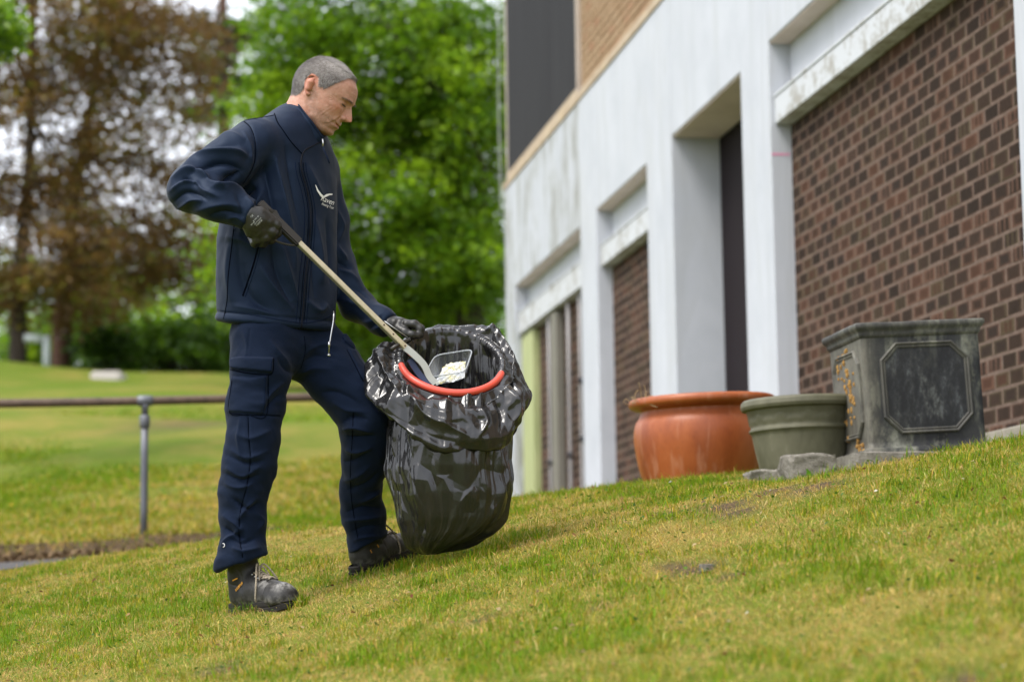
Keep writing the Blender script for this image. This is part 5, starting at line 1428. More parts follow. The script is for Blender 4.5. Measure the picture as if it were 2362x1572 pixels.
h = 1.55
nb2 = to_l(J(640, 420, .0))
o_, G = grid((-150, -96, -215), (146, 96, 122), h)
f_ = head_sdf(G).astype(np.float32)
V, Q = surface_nets(f_, o_, h); V = relax(V, Q, 1, .4); N = vnormals(V, Q)
# fine wrinkles by the eye, on the cheek
x, y, z = V.T; ay_ = np.abs(y); D = np.zeros(len(V))
for k in range(5):
    ang = math.radians(-38 + 22 * k); cx_, cz_ = 84, -1
    dd = (x - cx_) * -math.sin(ang) + (z - cz_) * math.cos(ang) * 1.0; al = -(x - cx_) * math.cos(ang) + (z - cz_) * -math.sin(ang)
    al = (cx_ - x) * math.cos(ang) + (z - cz_) * math.sin(ang); dd = (cx_ - x) * -math.sin(ang) + (z - cz_) * math.cos(ang)
    D -= .75 * np.exp(-(dd / 1.5) ** 2) * sstep(al, 2, 8) * (1 - sstep(al, 16, 27)) * (ay_ > 35)
for (x0, z0, x1, z1, am) in [(88, -22, 70, -62, .55), (78, -26, 62, -58, .35), (66, -40, 52, -82, .3)]:
    dx, dz = x1 - x0, z1 - z0; L = dx * dx + dz * dz; tt = np.clip(((x - x0) * dx + (z - z0) * dz) / L, 0, 1)
    D -= am * np.exp(-((x - x0 - tt * dx) ** 2 + (z - z0 - tt * dz) ** 2) / 3.5) * (ay_ > 30)
D += .30 * noise3(V, .12, 3) + .12 * noise3(V, .5, 4)
V = V + N * D[:, None]
# tint masks: redder ear, nose, cheek, lips; stubble
ear = sstep(ay_, 74.5, 77.5) * (((x + 7) / 20) ** 2 + ((z - 3) / 34) ** 2 < 1); lips = np.exp(-((z + 66.5) / 6.5) ** 4 - (y / 22) ** 4) * (x > 95)
red = np.clip(.55 * ear + .55 * np.exp(-((ay_ - 46) / 16) ** 2 - ((z + 22) / 16) ** 2) * (x > 40) + .6 * np.exp(-(y / 16) ** 2 - ((z + 32) / 12) ** 2) * (x > 105) + .35 * (z < -70) * (x < 30), 0, 1)
stub = sstep(-z, 46, 62) * sstep(x, 8, 34) * (1 - sstep(-z, 104, 124)) * (1 - lips) + .6 * sstep(x, -2, 10) * (1 - sstep(x, 22, 40)) * (z > -60) * (z < -10) * (ay_ > 55)
def hair_edge(x, y, z):
    """>0 where hair grows"""
    # hairline: forehead at z 72, temple recess, sideburn, round the ear, down to the nape
    ay = np.abs(y)
    front = 100 - .016 * ay ** 2 + np.where(ay < 34, 3, 0) * 0
    zl = np.interp(x, [-120, -60, -38, -28, -24, -20, 8, 12, 18, 40, 50, 62, 68, 74, 88, 100, 140], [-56, -54, -49, -36, -5, 34, 33, 18, 8, 10, 26, 46, 54, 78, 82, 74, 70])
    return z - zl
he = hair_edge(x, y, z); hm = sstep(he, -2, 7) * (1 - ear)
t = NT('skin'); p = t.pos(); n1 = t.noise(70, 5, .65, p); n2 = t.noise(320, 4, .7, p)
c = t.ramp(n1, [(.3, (.37, .180, .125)), (.52, (.44, .232, .168)), (.72, (.50, .29, .225))])
c = t.mix(t.math('MULTIPLY', t.attr('red'), .65), c, (.52, .155, .10))
c = t.mix(t.math('MULTIPLY', t.attr('lips'), .75), c, (.36, .13, .115))
c = t.mix(t.math('MULTIPLY', t.attr('stubble'), t.ramp(n2, [(.40, (.08, .08, .08)), (.62, (.55, .55, .55))])), c, (.17, .125, .10))
c = t.mix(t.math('MULTIPLY', t.attr('scalp'), .85), c, (.16, .145, .13))
t.set(Base_Color=c, Roughness=.5, Specular_IOR_Level=.4, Subsurface_Weight=.15, Subsurface_Scale=.006).bump(n2, .12, .0012)
t.b.inputs['Subsurface Radius'].default_value = (1.0, .35, .2)
W = to_w(V)
body = mesh_np('body', W, Q, t.m, man, attrs={'red': red, 'lips': lips, 'stubble': np.clip(stub, 0, 1), 'scalp': hm})
HS = Skin(W, Q); HT = BVHTree.FromPolygons([tuple(a) for a in V], [tuple(int(i) for i in q) for q in Q])
# ---- hair: short strands growing from the scalp
r = np.random.default_rng(17)
cand = np.nonzero((he > -1.5) & (ear < .3) & (z > -60))[0]
A = np.linalg.norm(np.cross(V[Q[:, 1]] - V[Q[:, 0]], V[Q[:, 3]] - V[Q[:, 0]]), axis=1)
ns = 30000; i = r.choice(cand, ns); root = V[i] + r.uniform(-1, 1, (ns, 3)) * .8; nrm = N[i]
xr, yr, zr = root.T
# combing: forward on top, down at the sides and the back
comb = np.stack([.75 * sstep(zr, 30, 112) + .25, 0 * xr, -1.2 * (1 - sstep(zr, 30, 115)) - .05], 1) + r.normal(0, .42, (ns, 3))
comb -= (comb * nrm).sum(1)[:, None] * nrm; comb /= np.linalg.norm(comb, axis=1)[:, None] + 1e-9
Lh = np.interp(zr, [-55, -20, 10, 50, 100], [4.0, 6, 8, 11, 13]) * r.uniform(.7, 1.25, ns) * sstep(hair_edge(xr, yr, zr), -5, 14).clip(.4)
lift = np.interp(zr, [-40, 20, 100], [.40, .48, .50])
tip = root + (nrm * lift[:, None] + comb * .95) * Lh[:, None]; mid = root + (nrm * (lift * .75)[:, None] + comb * .38) * Lh[:, None]
sd = np.cross(nrm, comb); wd = r.uniform(.32, .55, ns)[:, None]
HV = np.stack([root - sd * wd, root + sd * wd, mid + sd * wd * .8, mid - sd * wd * .8, tip], 1).reshape(-1, 3)
k = np.arange(ns) * 5; HT3 = np.concatenate([np.stack([k, k + 1, k + 2], 1), np.stack([k, k + 2, k + 3], 1), np.stack([k + 3, k + 2, k + 4], 1)])
g = np.clip(np.interp(zr + .25 * xr * 0, [-50, -10, 30, 70, 110], [.14, .24, .40, .70, 1.0]) - .20 * sstep(xr, -10, 45) * (1 - sstep(zr, 55, 95)) + r.normal(0, .22, ns), 0, 1)
hc = np.stack([.035 + .40 * g, .027 + .375 * g, .022 + .35 * g], 1)
t = NT('grey_hair'); t.set(Base_Color=t.attr('col', 'Color'), Roughness=.42, Specular_IOR_Level=.5); HAIRM = t.m
hair = mesh_np('hair', to_w(HV), HT3, HAIRM, man, attrs={'col': np.repeat(hc, 5, 0)})
# ---- brows, lashes
def strands(name, cen, dirs, L, w, colr, par, r):
    n = len(cen); d = dirs + r.normal(0, .18, (n, 3)); d /= np.linalg.norm(d, axis=1)[:, None]
    s_ = np.cross(d, r.normal(0, 1, (n, 3))); s_ /= np.linalg.norm(s_, axis=1)[:, None]
    L = L * r.uniform(.6, 1.2, n)[:, None]
    P = np.stack([cen - s_ * w, cen + s_ * w, cen + d * L], 1).reshape(-1, 3); q = np.arange(3 * n).reshape(n, 3)
    return mesh_np(name, to_w(P), q, HAIRM, par, attrs={'col': np.repeat(colr, 3, 0)})
def surf(y, z, lift=.4):
    hh = HT.ray_cast(Vector((140, float(y), float(z))), Vector((-1, 0, 0)), 400)
    return np.array(hh[0]) + np.array(hh[1]) * lift
for s_ in (-1, 1):
    n = 260; f = r.random(n); yy = s_ * (12 + 40 * f); zz = 14 + 6 * np.sin(f * 2.3) - 5 * f + r.normal(0, 1.7, n)
    cen = np.array([surf(a, b) for a, b in zip(yy, zz)]); gg = np.clip(r.normal(.45, .25, n), 0, 1)
    strands('eyebrow', cen, np.tile([.45, s_ * .75, -.1], (n, 1)), 7.0, .4, np.stack([.05 + .3 * gg, .04 + .27 * gg, .03 + .24 * gg], 1), body, r)
    n = 70; f = np.linspace(0, 1, n); yy = s_ * (20 + 24 * f); zz = -3.0 - 1.2 * np.sin(f * math.pi) + 1.0 * f
    cen = np.array([surf(a, b, .3) for a, b in zip(yy, zz)])
    strands('eyelash', cen, np.tile([.7, s_ * .35, -.6], (n, 1)), 6.0, .4, np.tile([.015, .012, .01], (n, 1)), body, r)
    tube('lash_line', to_w(soften(np.array([surf(a, b, .1) for a, b in zip(yy[::5], zz[::5])]))), .0009, BLK, body, 5)
# ------------------------------------------------------------------ gloves
t = NT('black_glove'); p = t.pos(); a_ = t.noise(160, 4, .7, p); b_ = t.noise(500, 2, .5, p)
t.set(Base_Color=t.ramp(a_, [(.3, (.009, .0085, .008)), (.7, (.021, .020, .0185))]), Roughness=.42, Specular_IOR_Level=.5).bump(a_, .25, .002); GLOVE = t.m
t = NT('grey_print'); t.set(Base_Color=(.42, .43, .42), Roughness=.6); GPRINT = t.m
def glove(name, fn, lo, hi, h, lab=None):
    o_, G = grid(np.minimum(lo, hi), np.maximum(lo, hi), h); V, Q = surface_nets(fn(G), o_, h); V = relax(V, Q, 2, .45); N = vnormals(V, Q)
    V = V + N * (.0007 * noise3(V, 90, 3) + .0008 * noise3(V, 45, 8))[:, None]
    o = mesh_np(name, V, Q, GLOVE, man); return o, Skin(V, Q)
HY = -.285
def near_hand(G):
    P = lambda px, py, d=0: J(px, py, HY + d); k = .006
    f = limb(G, [P(562, 488, .005), P(580, 497, 0), P(597, 506, 0)], [R_(31), R_(28), R_(24)], .012)          # wrist
    f = smin(f, limb(G, [P(600, 500, .0), P(618, 512, .004)], [R_(24), R_(17)], .01), .012)                    # back of the hand
    f = smin(f, limb(G, [P(590, 518, .0), P(600, 532, .006)], [R_(24), R_(17)], .01), .012)
    f = smin(f, limb(G, [P(578, 520, .004), P(580, 534, .010)], [R_(20), R_(15)], .01), .012)
    # four fingers bent round the grip: index first
    for pts, r_ in (([P(620, 504, .004), P(637, 518, .012), P(638, 537, .034), P(622, 532, .058)], (13, 12, 11, 9.5)),
                    ([P(613, 517, .004), P(628, 535, .012), P(625, 551, .034), P(608, 540, .056)], (13.5, 12.5, 11.5, 10)),
                    ([P(602, 527, .006), P(612, 547, .014), P(607, 560, .034), P(594, 548, .054)], (13, 12, 11, 9.5)),
                    ([P(588, 533, .010), P(594, 552, .018), P(588, 560, .036), P(580, 548, .052)], (12, 11, 10, 8.5))):
        f = smin(f, limb(G, pts, [R_(q) for q in r_], .008), .005)
    # thumb leaves the side of the palm and lies along the top of the grip
    f = smin(f, limb(G, [P(590, 488, .012), P(612, 486, .030), P(628, 495, .046), P(640, 510, .056)], [R_(17), R_(14), R_(12), R_(10)], .01), .006)
    f = smax(f, plane(G, P(570, 490, 0), P(560, 486, 0) - P(576, 495, 0)), .004)
    return f
gl, GS = glove('glove', near_hand, J(545, 470, HY - .07), J(665, 580, HY + .10), .0021)
e1 = np.array([-13.5, 15.5]); e1 = e1 / np.linalg.norm(e1)
def gl_text(tx, c, L, hgt):
    c = np.array(c, float); d = np.array([-.62, .78]); print_text(GS, 'glove_lettering', tx, GPRINT, gl, c - d * L / 2, c + d * L / 2, hgt, lift=.0011)
# lettering runs down the back of the hand
def gl_t(tx, p0, p1, hgt): print_text(GS, 'glove_lettering', tx, GPRINT, gl, p0, p1, hgt, lift=.0010)
gl_t('MAPA', (593, 522), (606, 508), 4.5); gl_t('ULTRANE', (588, 518), (603, 503), 2.8); gl_t('500 9', (585, 511), (597, 499), 2.6); gl_t('EN 388', (580, 520), (588, 512), 2.6); gl_t('CE', (580, 502), (585, 497), 4.0)

def far_hand(G):
    P = lambda px, py, d=0: J(px, py, d); k = .006
    f = limb(G, [P(898, 748, .05), P(912, 750, .05), P(926, 750, .05)], [R_(22), R_(19), R_(18)], .01)
    f = smin(f, limb(G, [P(924, 748, .03), P(942, 751, .03)], [R_(16), R_(12)], .01), .01)
    f = smin(f, limb(G, [P(926, 749, .065), P(944, 752, .07)], [R_(15), R_(11)], .01), .01)
    for q, d in enumerate((.014, .034, .054, .073)):
        o = (0, 2, 1, -2)[q]
        f = smin(f, limb(G, [P(938 + o, 747, d), P(955 + o, 748, d), P(969 + o, 757, d - .002), P(968 + o, 772, d - .004)], [R_(10), R_(9.6), R_(9), R_(8)], .006), .004)
    f = smin(f, limb(G, [P(918, 756, .02), P(934, 766, .004), P(950, 772, .0), P(962, 774, .004)], [R_(12), R_(10.5), R_(9.5), R_(8)], .006), .006)
    return f
gl2, GS2 = glove('glove', far_hand, J(870, 715, -.05), J(1000, 805, .13), .0021)

# ================================================================== LITTER PICKER
t = NT('anodised_alloy'); a_ = t.noise(40, 4, .6, t.scaled(t.pos(), (1, 1, 1))); t.set(Base_Color=t.ramp(a_, [(.3, (.56, .51, .36)), (.7, (.68, .63, .46))]), Metallic=.85, Roughness=.38); ALLOY = t.m
t = NT('grip_plastic'); t.set(Base_Color=(.022, .019, .016), Roughness=.38, Specular_IOR_Level=.5); GRIP = t.m
pk_a, pk_b = J(627, 499, -.25), J(945, 812, -.10)
ld = (pk_b - pk_a); LL = np.linalg.norm(ld); ld /= LL
lup = np.array([0, 0, 1.0]); lup -= lup.dot(ld) * ld; lup /= np.linalg.norm(lup); lsd = np.cross(ld, lup)
pick = thing('litter_picker', 'long aluminium litter picker with black grip held in the man\'s near hand', 'litter picker', pk_a)
# turn the square section so that its narrow top edge catches the sky
ra_ = math.radians(14); lu2 = lup * math.cos(ra_) + lsd * math.sin(ra_) * (1 if lsd[1] > 0 else -1); ls2 = np.cross(ld, lu2)
def bar(name, d0, d1, w0, h0, w1, h1, mat, off=0.0, bev=.0015, bend=None, par=None):
    bm = bmesh.new(); V = []
    for d_, w, h_ in ((d0, w0, h0), (d1, w1, h1)):
        for sx, sz in ((-1, -1), (1, -1), (1, 1), (-1, 1)):
            V.append(bm.verts.new(pk_a + ld * d_ + ls2 * sx * w / 2 + lu2 * (sz * h_ / 2 + off)))
    for f in ((0, 1, 2, 3), (7, 6, 5, 4), (0, 4, 5, 1), (1, 5, 6, 2), (2, 6, 7, 3), (3, 7, 4, 0)): bm.faces.new([V[i] for i in f])
    bmesh.ops.bevel(bm, geom=list(bm.edges), offset=bev, segments=2, affect='EDGES'); return bm_obj(name, bm, mat, par or pick)
gl_len = np.linalg.norm(J(691, 562, -.22) - pk_a)
bar('grip', -.055, gl_len, .024, .030, .023, .027, GRIP, 0, .004)
bar('shaft', gl_len - .012, LL - .02, .0165, .0165, .0165, .0165, ALLOY)
# trigger under the grip, just ahead of the fist
T0 = pk_a + ld * .035 - lu2 * .016
tube('trigger', spline([T0, T0 - lu2 * .020 + ld * .004, T0 - lu2 * .034 + ld * .022, T0 - lu2 * .016 + ld * .055, T0 + ld * .075 + lu2 * .002], 20), .0032, GRIP, pick, 8)
# rivets and the black linkage near the jaws
for d_ in (.045, .085, .135): 
    c = pk_a + ld * (LL - .16 + d_) + ls2 * (.0083 if ls2[1] < 0 else -.0083); nrm = ls2 if ls2[1] < 0 else -ls2
    tube('rivet', [c - nrm * .001, c + nrm * .0012], .0028, RUST, pick, 10)
lk = pk_a + ld * (LL - .035)
tube('linkage', [lk + lu2 * .034 + ld * .010, lk + lu2 * .012, lk - lu2 * .014 - ld * .008, lk - lu2 * .040 - ld * .014], [.005, .0062, .0062, .0075], GRIP, pick, 8)
tube('control_rod', [lk + lu2 * .034 + ld * .010, lk + lu2 * .016 - ld * .085], .0012, STEEL, pick, 6)
# jaws: flat fingers bending into the tray
def ribbon(name, P, w, th, mat, par, side):
    P = spline(P, 16); V, Qd = [], []
    T = np.gradient(P, axis=0); T /= np.linalg.norm(T, axis=1)[:, None]
    for p_, tt in zip(P, T):
        n_ = np.cross(tt, side); n_ /= np.linalg.norm(n_); s_ = np.cross(n_, tt)
        V += [p_ + s_ * w + n_ * th, p_ - s_ * w + n_ * th, p_ - s_ * w - n_ * th, p_ + s_ * w - n_ * th]
    for i in range(len(P) - 1):
        for k in range(4): Qd.append((4 * i + k, 4 * i + (k + 1) % 4, 4 * i + 4 + (k + 1) % 4, 4 * i + 4 + k))
    Qd += [(3, 2, 1, 0), tuple(4 * (len(P) - 1) + k for k in range(4))]
    return mesh_np(name, np.array(V), Qd, mat, par, smooth=False)
t = NT('jaw_alloy'); t.set(Base_Color=(.42, .42, .38), Metallic=.8, Roughness=.4); JAWM = t.m
t = NT('blue_plastic'); t.set(Base_Color=(.012, .022, .07), Roughness=.45); BLUE = t.m
ribbon('jaw', [J(930, 797, -.105), J(955, 818, -.095), J(978, 842, -.085), J(990, 868, -.08), J(1004, 884, -.075)], .0105, .0030, JAWM, pick, np.array([.5, .2, 1.0]))
ribbon('jaw', [J(945, 828, -.09), J(958, 850, -.085), J(972, 868, -.082), J(994, 882, -.08)], .0095, .0022, BLUE, pick, np.array([.5, .3, 1.0]))
# ================================================================== BIN BAG ON ITS HOOP
hc_ = J(1041, 834, .0); HR_ = R_(121)
hex_ = np.array([1.0, .10, -.085]); hex_ /= np.linalg.norm(hex_)
hey = np.array([0, .74, .67]); hey -= hey.dot(hex_) * hex_; hey /= np.linalg.norm(hey); hez = np.cross(hex_, hey)
def hoop_pt(q, rr=1.0): return hc_ + HR_ * rr * (np.cos(q)[:, None] * hex_ + np.sin(q)[:, None] * hey)
nT = 600; q = np.arange(nT) * 2 * np.pi / nT
t = NT('red_plastic'); t.set(Base_Color=(.60, .070, .042), Roughness=.35, Specular_IOR_Level=.5); RED = t.m
hoop = thing('bag_hoop', 'red plastic hoop holding the black bag open', 'hoop', hc_)
V, Qd = tube_np(hoop_pt(np.arange(120) * 2 * np.pi / 120), R_(8.5), 14, True); mesh_np('ring', V, Qd, RED, hoop)
# ---- film
_py = np.linspace(820, 1290, 471)
def _sm(a, b, k=26):
    v = np.interp(_py, a, b); p = np.r_[2 * v[0] - v[k:0:-1], v, np.full(k, v[-1])]; w = np.hanning(2 * k + 1); return np.convolve(p, w / w.sum(), 'same')[k:-k]
_ct = _sm([830, 900, 935, 1000, 1080, 1140, 1200, 1235, 1258, 1270, 1278], [1041, 1046, 1038, 1037, 1036, 1044, 1045, 1033, 1012, 996, 985])
_hw = np.sqrt(np.maximum(_sm([820, 900, 935, 1000, 1080, 1140, 1200, 1235, 1258, 1270, 1278, 1290], [119 ** 2, 117 ** 2, 130 ** 2, 137 ** 2, 143 ** 2, 138 ** 2, 124 ** 2, 102 ** 2, 72 ** 2, 40 ** 2, 4, 4], 10), 4))
ctr = lambda py: np.interp(py, _py, _ct)
hw = lambda py: np.interp(py, _py, _hw)
front_w = np.clip(-np.sin(q) * 1.25 - .30, 0, 1) ** .5                     # 1 at the front of the hoop, where the ring lies bare
Hp = hoop_pt(q); out_d = np.cos(q)[:, None] * hex_ + np.sin(q)[:, None] * np.array([0, 1.0, .1]); out_d /= np.linalg.norm(out_d, axis=1)[:, None]
ring_out = np.cos(q)[:, None] * hex_ + np.sin(q)[:, None] * hey
rt = R_(8.5)
deg = np.degrees(q)
def per(a): return np.interp(deg, [0, 45, 90, 135, 180, 225, 270, 315, 360], a)[:, None]
drop = per([.155, .10, .10, .11, .115, .140, .166, .170, .155]); outw = per([.060, .040, .022, .050, .092, .060, .050, .060, .060])
lift = per([.030, .060, .006, .006, .018, .004, .0, .004, .030])
rows = []
Zd = np.array([0, 0, -1.0])
nC = 56
for i in range(nC):                                    # from the free edge of the cuff up to the ring
    f = i / (nC - 1); a = 1 - f                        # a: 1 at the free edge
    prof_o = np.interp(a, [0, .2, .45, .75, .92, 1], [.0, .42, .78, 1.0, .92, .66]); prof_d = np.interp(a, [0, .2, .45, .75, .92, 1], [0, .10, .36, .76, .98, 1.0])
    st_ = Hp + ring_out * (rt + .004) + hez * (1 - 2 * front_w[:, None]) * (rt * .4)
    up_ = lift * np.interp(a, [0, .2, .5, 1], [0, 1, .5, 0])
    rows.append(st_ + out_d * outw * prof_o + Zd * drop * prof_d - Zd * up_)
for k in range(1, 6):                                  # over (or, at the front, under) the ring
    an_ = math.pi * k / 6
    rows.append(Hp + ring_out * math.cos(an_) * (rt + .003) + hez * (rt + .003) * math.sin(an_) * (1 - 2 * front_w[:, None]))
nB = 260; py_l = np.r_[np.linspace(0, 1, nB)] 
ins = Hp - ring_out * (rt + .004)
# body: ellipses at falling pixel heights; the first third blends from the ring
for k in range(1, nB):
    f = k / (nB - 1); py = 900 + 378 * f ** .92
    c = J(ctr(py), py, -.01); a_ = R_(hw(py)); b_ = a_ * .82
    el = c + np.cos(q)[:, None] * np.array([a_, 0, 0]) + np.sin(q)[:, None] * np.array([0, b_, .0])
    if py > 1190:
        sag = sstep(py, 1190, 1270)
    w = float(sstep(f, 0, .30)); zl = ins + (el - ins) * w
    s_ = f / .30
    zl[:, 2] = np.where(f < .30, ins[:, 2] + (el[:, 2] - ins[:, 2]) * s_ ** 1.0, el[:, 2])
    rows.append(zl)
rows = np.array(rows); nR = len(rows)
V = rows.reshape(-1, 3)
Qd = np.concatenate([np.stack([i * nT + np.arange(nT), i * nT + (np.arange(nT) + 1) % nT, (i + 1) * nT + (np.arange(nT) + 1) % nT, (i + 1) * nT + np.arange(nT)], 1) for i in range(nR - 1)])
N = vnormals(V, Qd)
ri = np.repeat(np.arange(nR), nT); qq = np.tile(q, nR)
# flat coordinates of the film: round the bag, and down it
seg = np.linalg.norm(np.diff(rows, axis=0), axis=2); arc = np.vstack([np.zeros((1, nT)), np.cumsum(seg, 0)]).ravel()
cuffm = (ri < nC).astype(float); bodym = (ri >= nC + 5).astype(float)
arcB = arc - arc[(nC + 5) * nT]
FP = np.stack([np.cos(qq) * .165, np.sin(qq) * .165, arc * 1.0], 1)
fB = np.clip((ri - nC - 5) / (nB - 1), 0, 1)
# body: film pulled into long pleats under the ring, flat facets with crisp creases lower down
SP = np.stack([np.cos(qq) * .165, np.sin(qq) * .165, arc * .16], 1)
pl_ = tri(qq * 15 / (2 * np.pi) + .9 * noise3(SP, 5, 1)); pl2 = tri(qq * 34 / (2 * np.pi) + 1.1 * noise3(SP, 8, 3)); pl3 = tri(qq * 71 / (2 * np.pi) + 1.0 * noise3(SP, 12, 4))
WR = 2 * np.pi * .165; bi = np.nonzero(bodym)[0]; ci = np.nonzero(cuffm)[0]
FU = qq * .165
def lay(ix, su, sv, seed):
    o = np.zeros(len(FU)); o[ix] = facets(FU[ix], arc[ix], su, sv, seed, WR); return o
b1, b2, b3 = lay(bi, .062, .13, 3), lay(bi, .026, .055, 4), lay(bi, .011, .022, 6)
env = np.clip(fB / .05, 0, 1) * np.clip((1 - fB) / .06, .15, 1)
patch = sstep(noise3(FP, 6, 77), -.3, .4)
D = bodym * env * (.0075 * pl_ * (1 - fB) ** 1.5 + .0040 * pl2 * (1 - fB) * (.3 + .7 * patch) + .0010 * pl3 * (1 - .6 * fB) * patch + .017 * b1 * (.35 + .65 * fB) + .0060 * b2 + .0011 * b3 * (.25 + .75 * patch))
fC = ri / (nC - 1.0); envc = np.clip((1 - fC) / .14, 0, 1)
k1, k2, k3 = lay(ci, .075, .060, 13), lay(ci, .030, .028, 14), lay(ci, .0125, .012, 15)
D += cuffm * envc * (.024 * k1 + .0070 * k2 + .0014 * k3 * (.3 + .7 * patch)) + cuffm * envc * .0018 * pl2
tile_f = np.tile(front_w, nR)
u, v = proj(V)
# drawn folds of the photograph: the long diagonal on the left, the star on the cuff
for pts, w, a in [([(905, 940), (935, 990), (960, 1080), (945, 1160), (955, 1230)], 9, -14), ([(920, 945), (960, 1000), (985, 1080), (975, 1180)], 10, 9), ([(960, 1100), (1000, 1110), (1030, 1140), (1050, 1200)], 8, 9),
                  ([(935, 1040), (925, 1100), (940, 1190)], 9, 8), ([(1080, 1040), (1100, 1100), (1095, 1180)], 8, -6), ([(1040, 1030), (1050, 1100), (1070, 1190)], 7, 6)]:
    D += fold(u, v, pts, w, a * mm) * bodym * (N[:, 1] < .3)
for pts, w, a in [([(935, 900), (985, 960), (1040, 985), (1085, 1010)], 10, 9), ([(1095, 925), (1120, 970), (1100, 1012)], 7, 8), ([(1150, 920), (1165, 950), (1150, 1000)], 8, -9), ([(1180, 900), (1190, 950), (1175, 990)], 8, 9),
                  ([(905, 800), (915, 860), (940, 905)], 9, -9), ([(870, 800), (890, 860), (930, 920)], 9, 8), ([(1180, 845), (1190, 880), (1205, 940)], 7, -7)]:
    D += fold(u, v, pts, w, a * mm) * cuffm * envc * (N[:, 1] < .4)
ringm = ((ri >= nC - 2) & (ri < nC + 5)).astype(float)
D += ringm * (.0011 * pl2 + .0005 * pl3) * (1 - tile_f)
V = V + N * D[:, None]
# the free edge wavers
V[:, 2] += cuffm * np.clip(fC * -1 + .35, 0, 1) * (.055 * noise3(FP * [1, 1, 0], 9, 12) + .022 * noise3(FP * [1, 1, 0], 23, 13))
V = relax(V, Qd, 1, .35)
# keep the bag on the turf
gzb = terr(V[:, 0], V[:, 1]) + .012; V[:, 2] = np.maximum(V[:, 2], gzb)
t = NT('black_bin_liner'); p = t.pos(); a_ = t.noise(60, 4, .7, p)
t.set(Base_Color=t.ramp(a_, [(.3, (.010, .010, .0105)), (.7, (.016, .0155, .016))]), Roughness=.23, Specular_IOR_Level=.38, Coat_Weight=.38, Coat_Roughness=.06).bump(t.noise(26, 6, .72, t.scaled(p, (1, 1, .35)), 1.0), .10, .008)
BAGM = t.m
bag = mesh_np('bin_bag', V, Qd, BAGM, None)
tag(bag, 'crumpled black plastic bin bag hanging open from the red hoop, touching the grass', 'rubbish bag')

# ================================================================== CLEAR FOOD TRAY IN THE JAWS
t = NT('tray_plastic'); tr = t.n('BsdfTransparent'); tr.inputs[0].default_value = (.93, .95, .97, 1); lw = t.n('LayerWeight', _Blend=.35); ms = t.n('MixShader')
t.set(Base_Color=(.72, .76, .80), Roughness=.10, Specular_IOR_Level=.8); t.l(t.math('ADD', t.math('MULTIPLY', lw.outputs['Facing'], .55), .05, True), ms.inputs[0]); t.l(tr.outputs[0], ms.inputs[1]); t.l(t.b.outputs[0], ms.inputs[2]); t.l(ms.outputs[0], t.out.inputs['Surface']); CLEAR = t.m
t = NT('clear_rim'); t.set(Base_Color=(.62, .66, .70), Roughness=.15, Specular_IOR_Level=.8, Transmission_Weight=.55); CRIM = t.m
R4 = [J(1004, 819, .02), J(1091, 805, .03), J(1073, 857, -.055), J(974, 872, -.065)]
cB_ = [J(1018, 858, .03), J(1082, 846, .035), J(1066, 876, -.03), J(1004, 888, -.038)]
def rounded(c4, rad=.22, n=5):
    P = []
    for k in range(4):
        a, b, c = c4[k - 1], c4[k], c4[(k + 1) % 4]
        for j in range(n + 1):
            f = j / n; s_ = b + (a - b) * rad * (1 - f); e_ = b + (c - b) * rad * f; P.append(((1 - f) ** 2) * (b + (a - b) * rad) + 2 * f * (1 - f) * b + f * f * (b + (c - b) * rad))
    return np.array(P)
top_, bot_ = rounded(R4, .2), rounded(cB_, .25); n = len(top_); V, Qd = [], []
nlv = 10
for i in range(nlv + 1):
    f = i / nlv; rg = top_ + (bot_ - top_) * f
    rib = .0012 * np.array([(1 if k % 2 else -1) for k in range(n)])[:, None] * math.sin(math.pi * f)
    cc = rg.mean(0); V.append(rg + (rg - cc) / np.linalg.norm(rg - cc, axis=1)[:, None] * rib)
cc = bot_.mean(0)
for f in (.7, .35, .02): V.append(cc + (bot_ - cc) * f + [0, 0, -.001])
nl = len(V); V = np.concatenate(V)
for i in range(nl - 1):
    for k in range(n): Qd.append((i * n + k, i * n + (k + 1) % n, (i + 1) * n + (k + 1) % n, (i + 1) * n + k))
tray = thing('food_tray', 'clear plastic food tray gripped in the jaws of the litter picker', 'tray', top_.mean(0))
mesh_np('tray_wall', V, Qd, CLEAR, tray)
tube('tray_rim', top_, .0022, CRIM, tray, 6, True, 1.0)
# crumpled lidding film with a yellow patch
t = NT('lidding_film'); p = t.pos(); nm = t.noise(38, 3, .6, p)
tr = t.n('BsdfTransparent'); ms = t.n('MixShader', _Fac=.62)
t.set(Base_Color=t.ramp(nm, [(.45, (.72, .75, .78)), (.60, (.80, .76, .52)), (.68, (.85, .70, .12))]), Roughness=.22, Specular_IOR_Level=.6)
t.l(tr.outputs[0], ms.inputs[1]); t.l(t.b.outputs[0], ms.inputs[2]); t.l(ms.outputs[0], t.out.inputs['Surface'])
nu = 46; a, b = np.meshgrid(np.linspace(0, 1, nu), np.linspace(0, 1, nu)); a, b = a.ravel(), b.ravel()
q0, q1, q2, q3 = J(1022, 846, .02), J(1074, 832, .02), J(1072, 872, -.045), J(1004, 884, -.045)
P = (q0 * ((1 - a) * (1 - b))[:, None] + q1 * (a * (1 - b))[:, None] + q2 * (a * b)[:, None] + q3 * ((1 - a) * b)[:, None])
cr_ = crumple(P * 1.6, 5, np.array([1, 1, 1]), 26); P[:, 2] += .010 * cr_ + .020 * np.sin(math.pi * a) * np.sin(math.pi * b); P[:, 1] += .006 * crumple(P * 2, 7, np.array([1, 1, 1]), 30)
ii = np.arange(nu * nu).reshape(nu, nu); Qf = np.stack([ii[:-1, :-1], ii[:-1, 1:], ii[1:, 1:], ii[1:, :-1]], -1).reshape(-1, 4)
mesh_np('torn_film', P, Qf, t.m, tray, smooth=False)
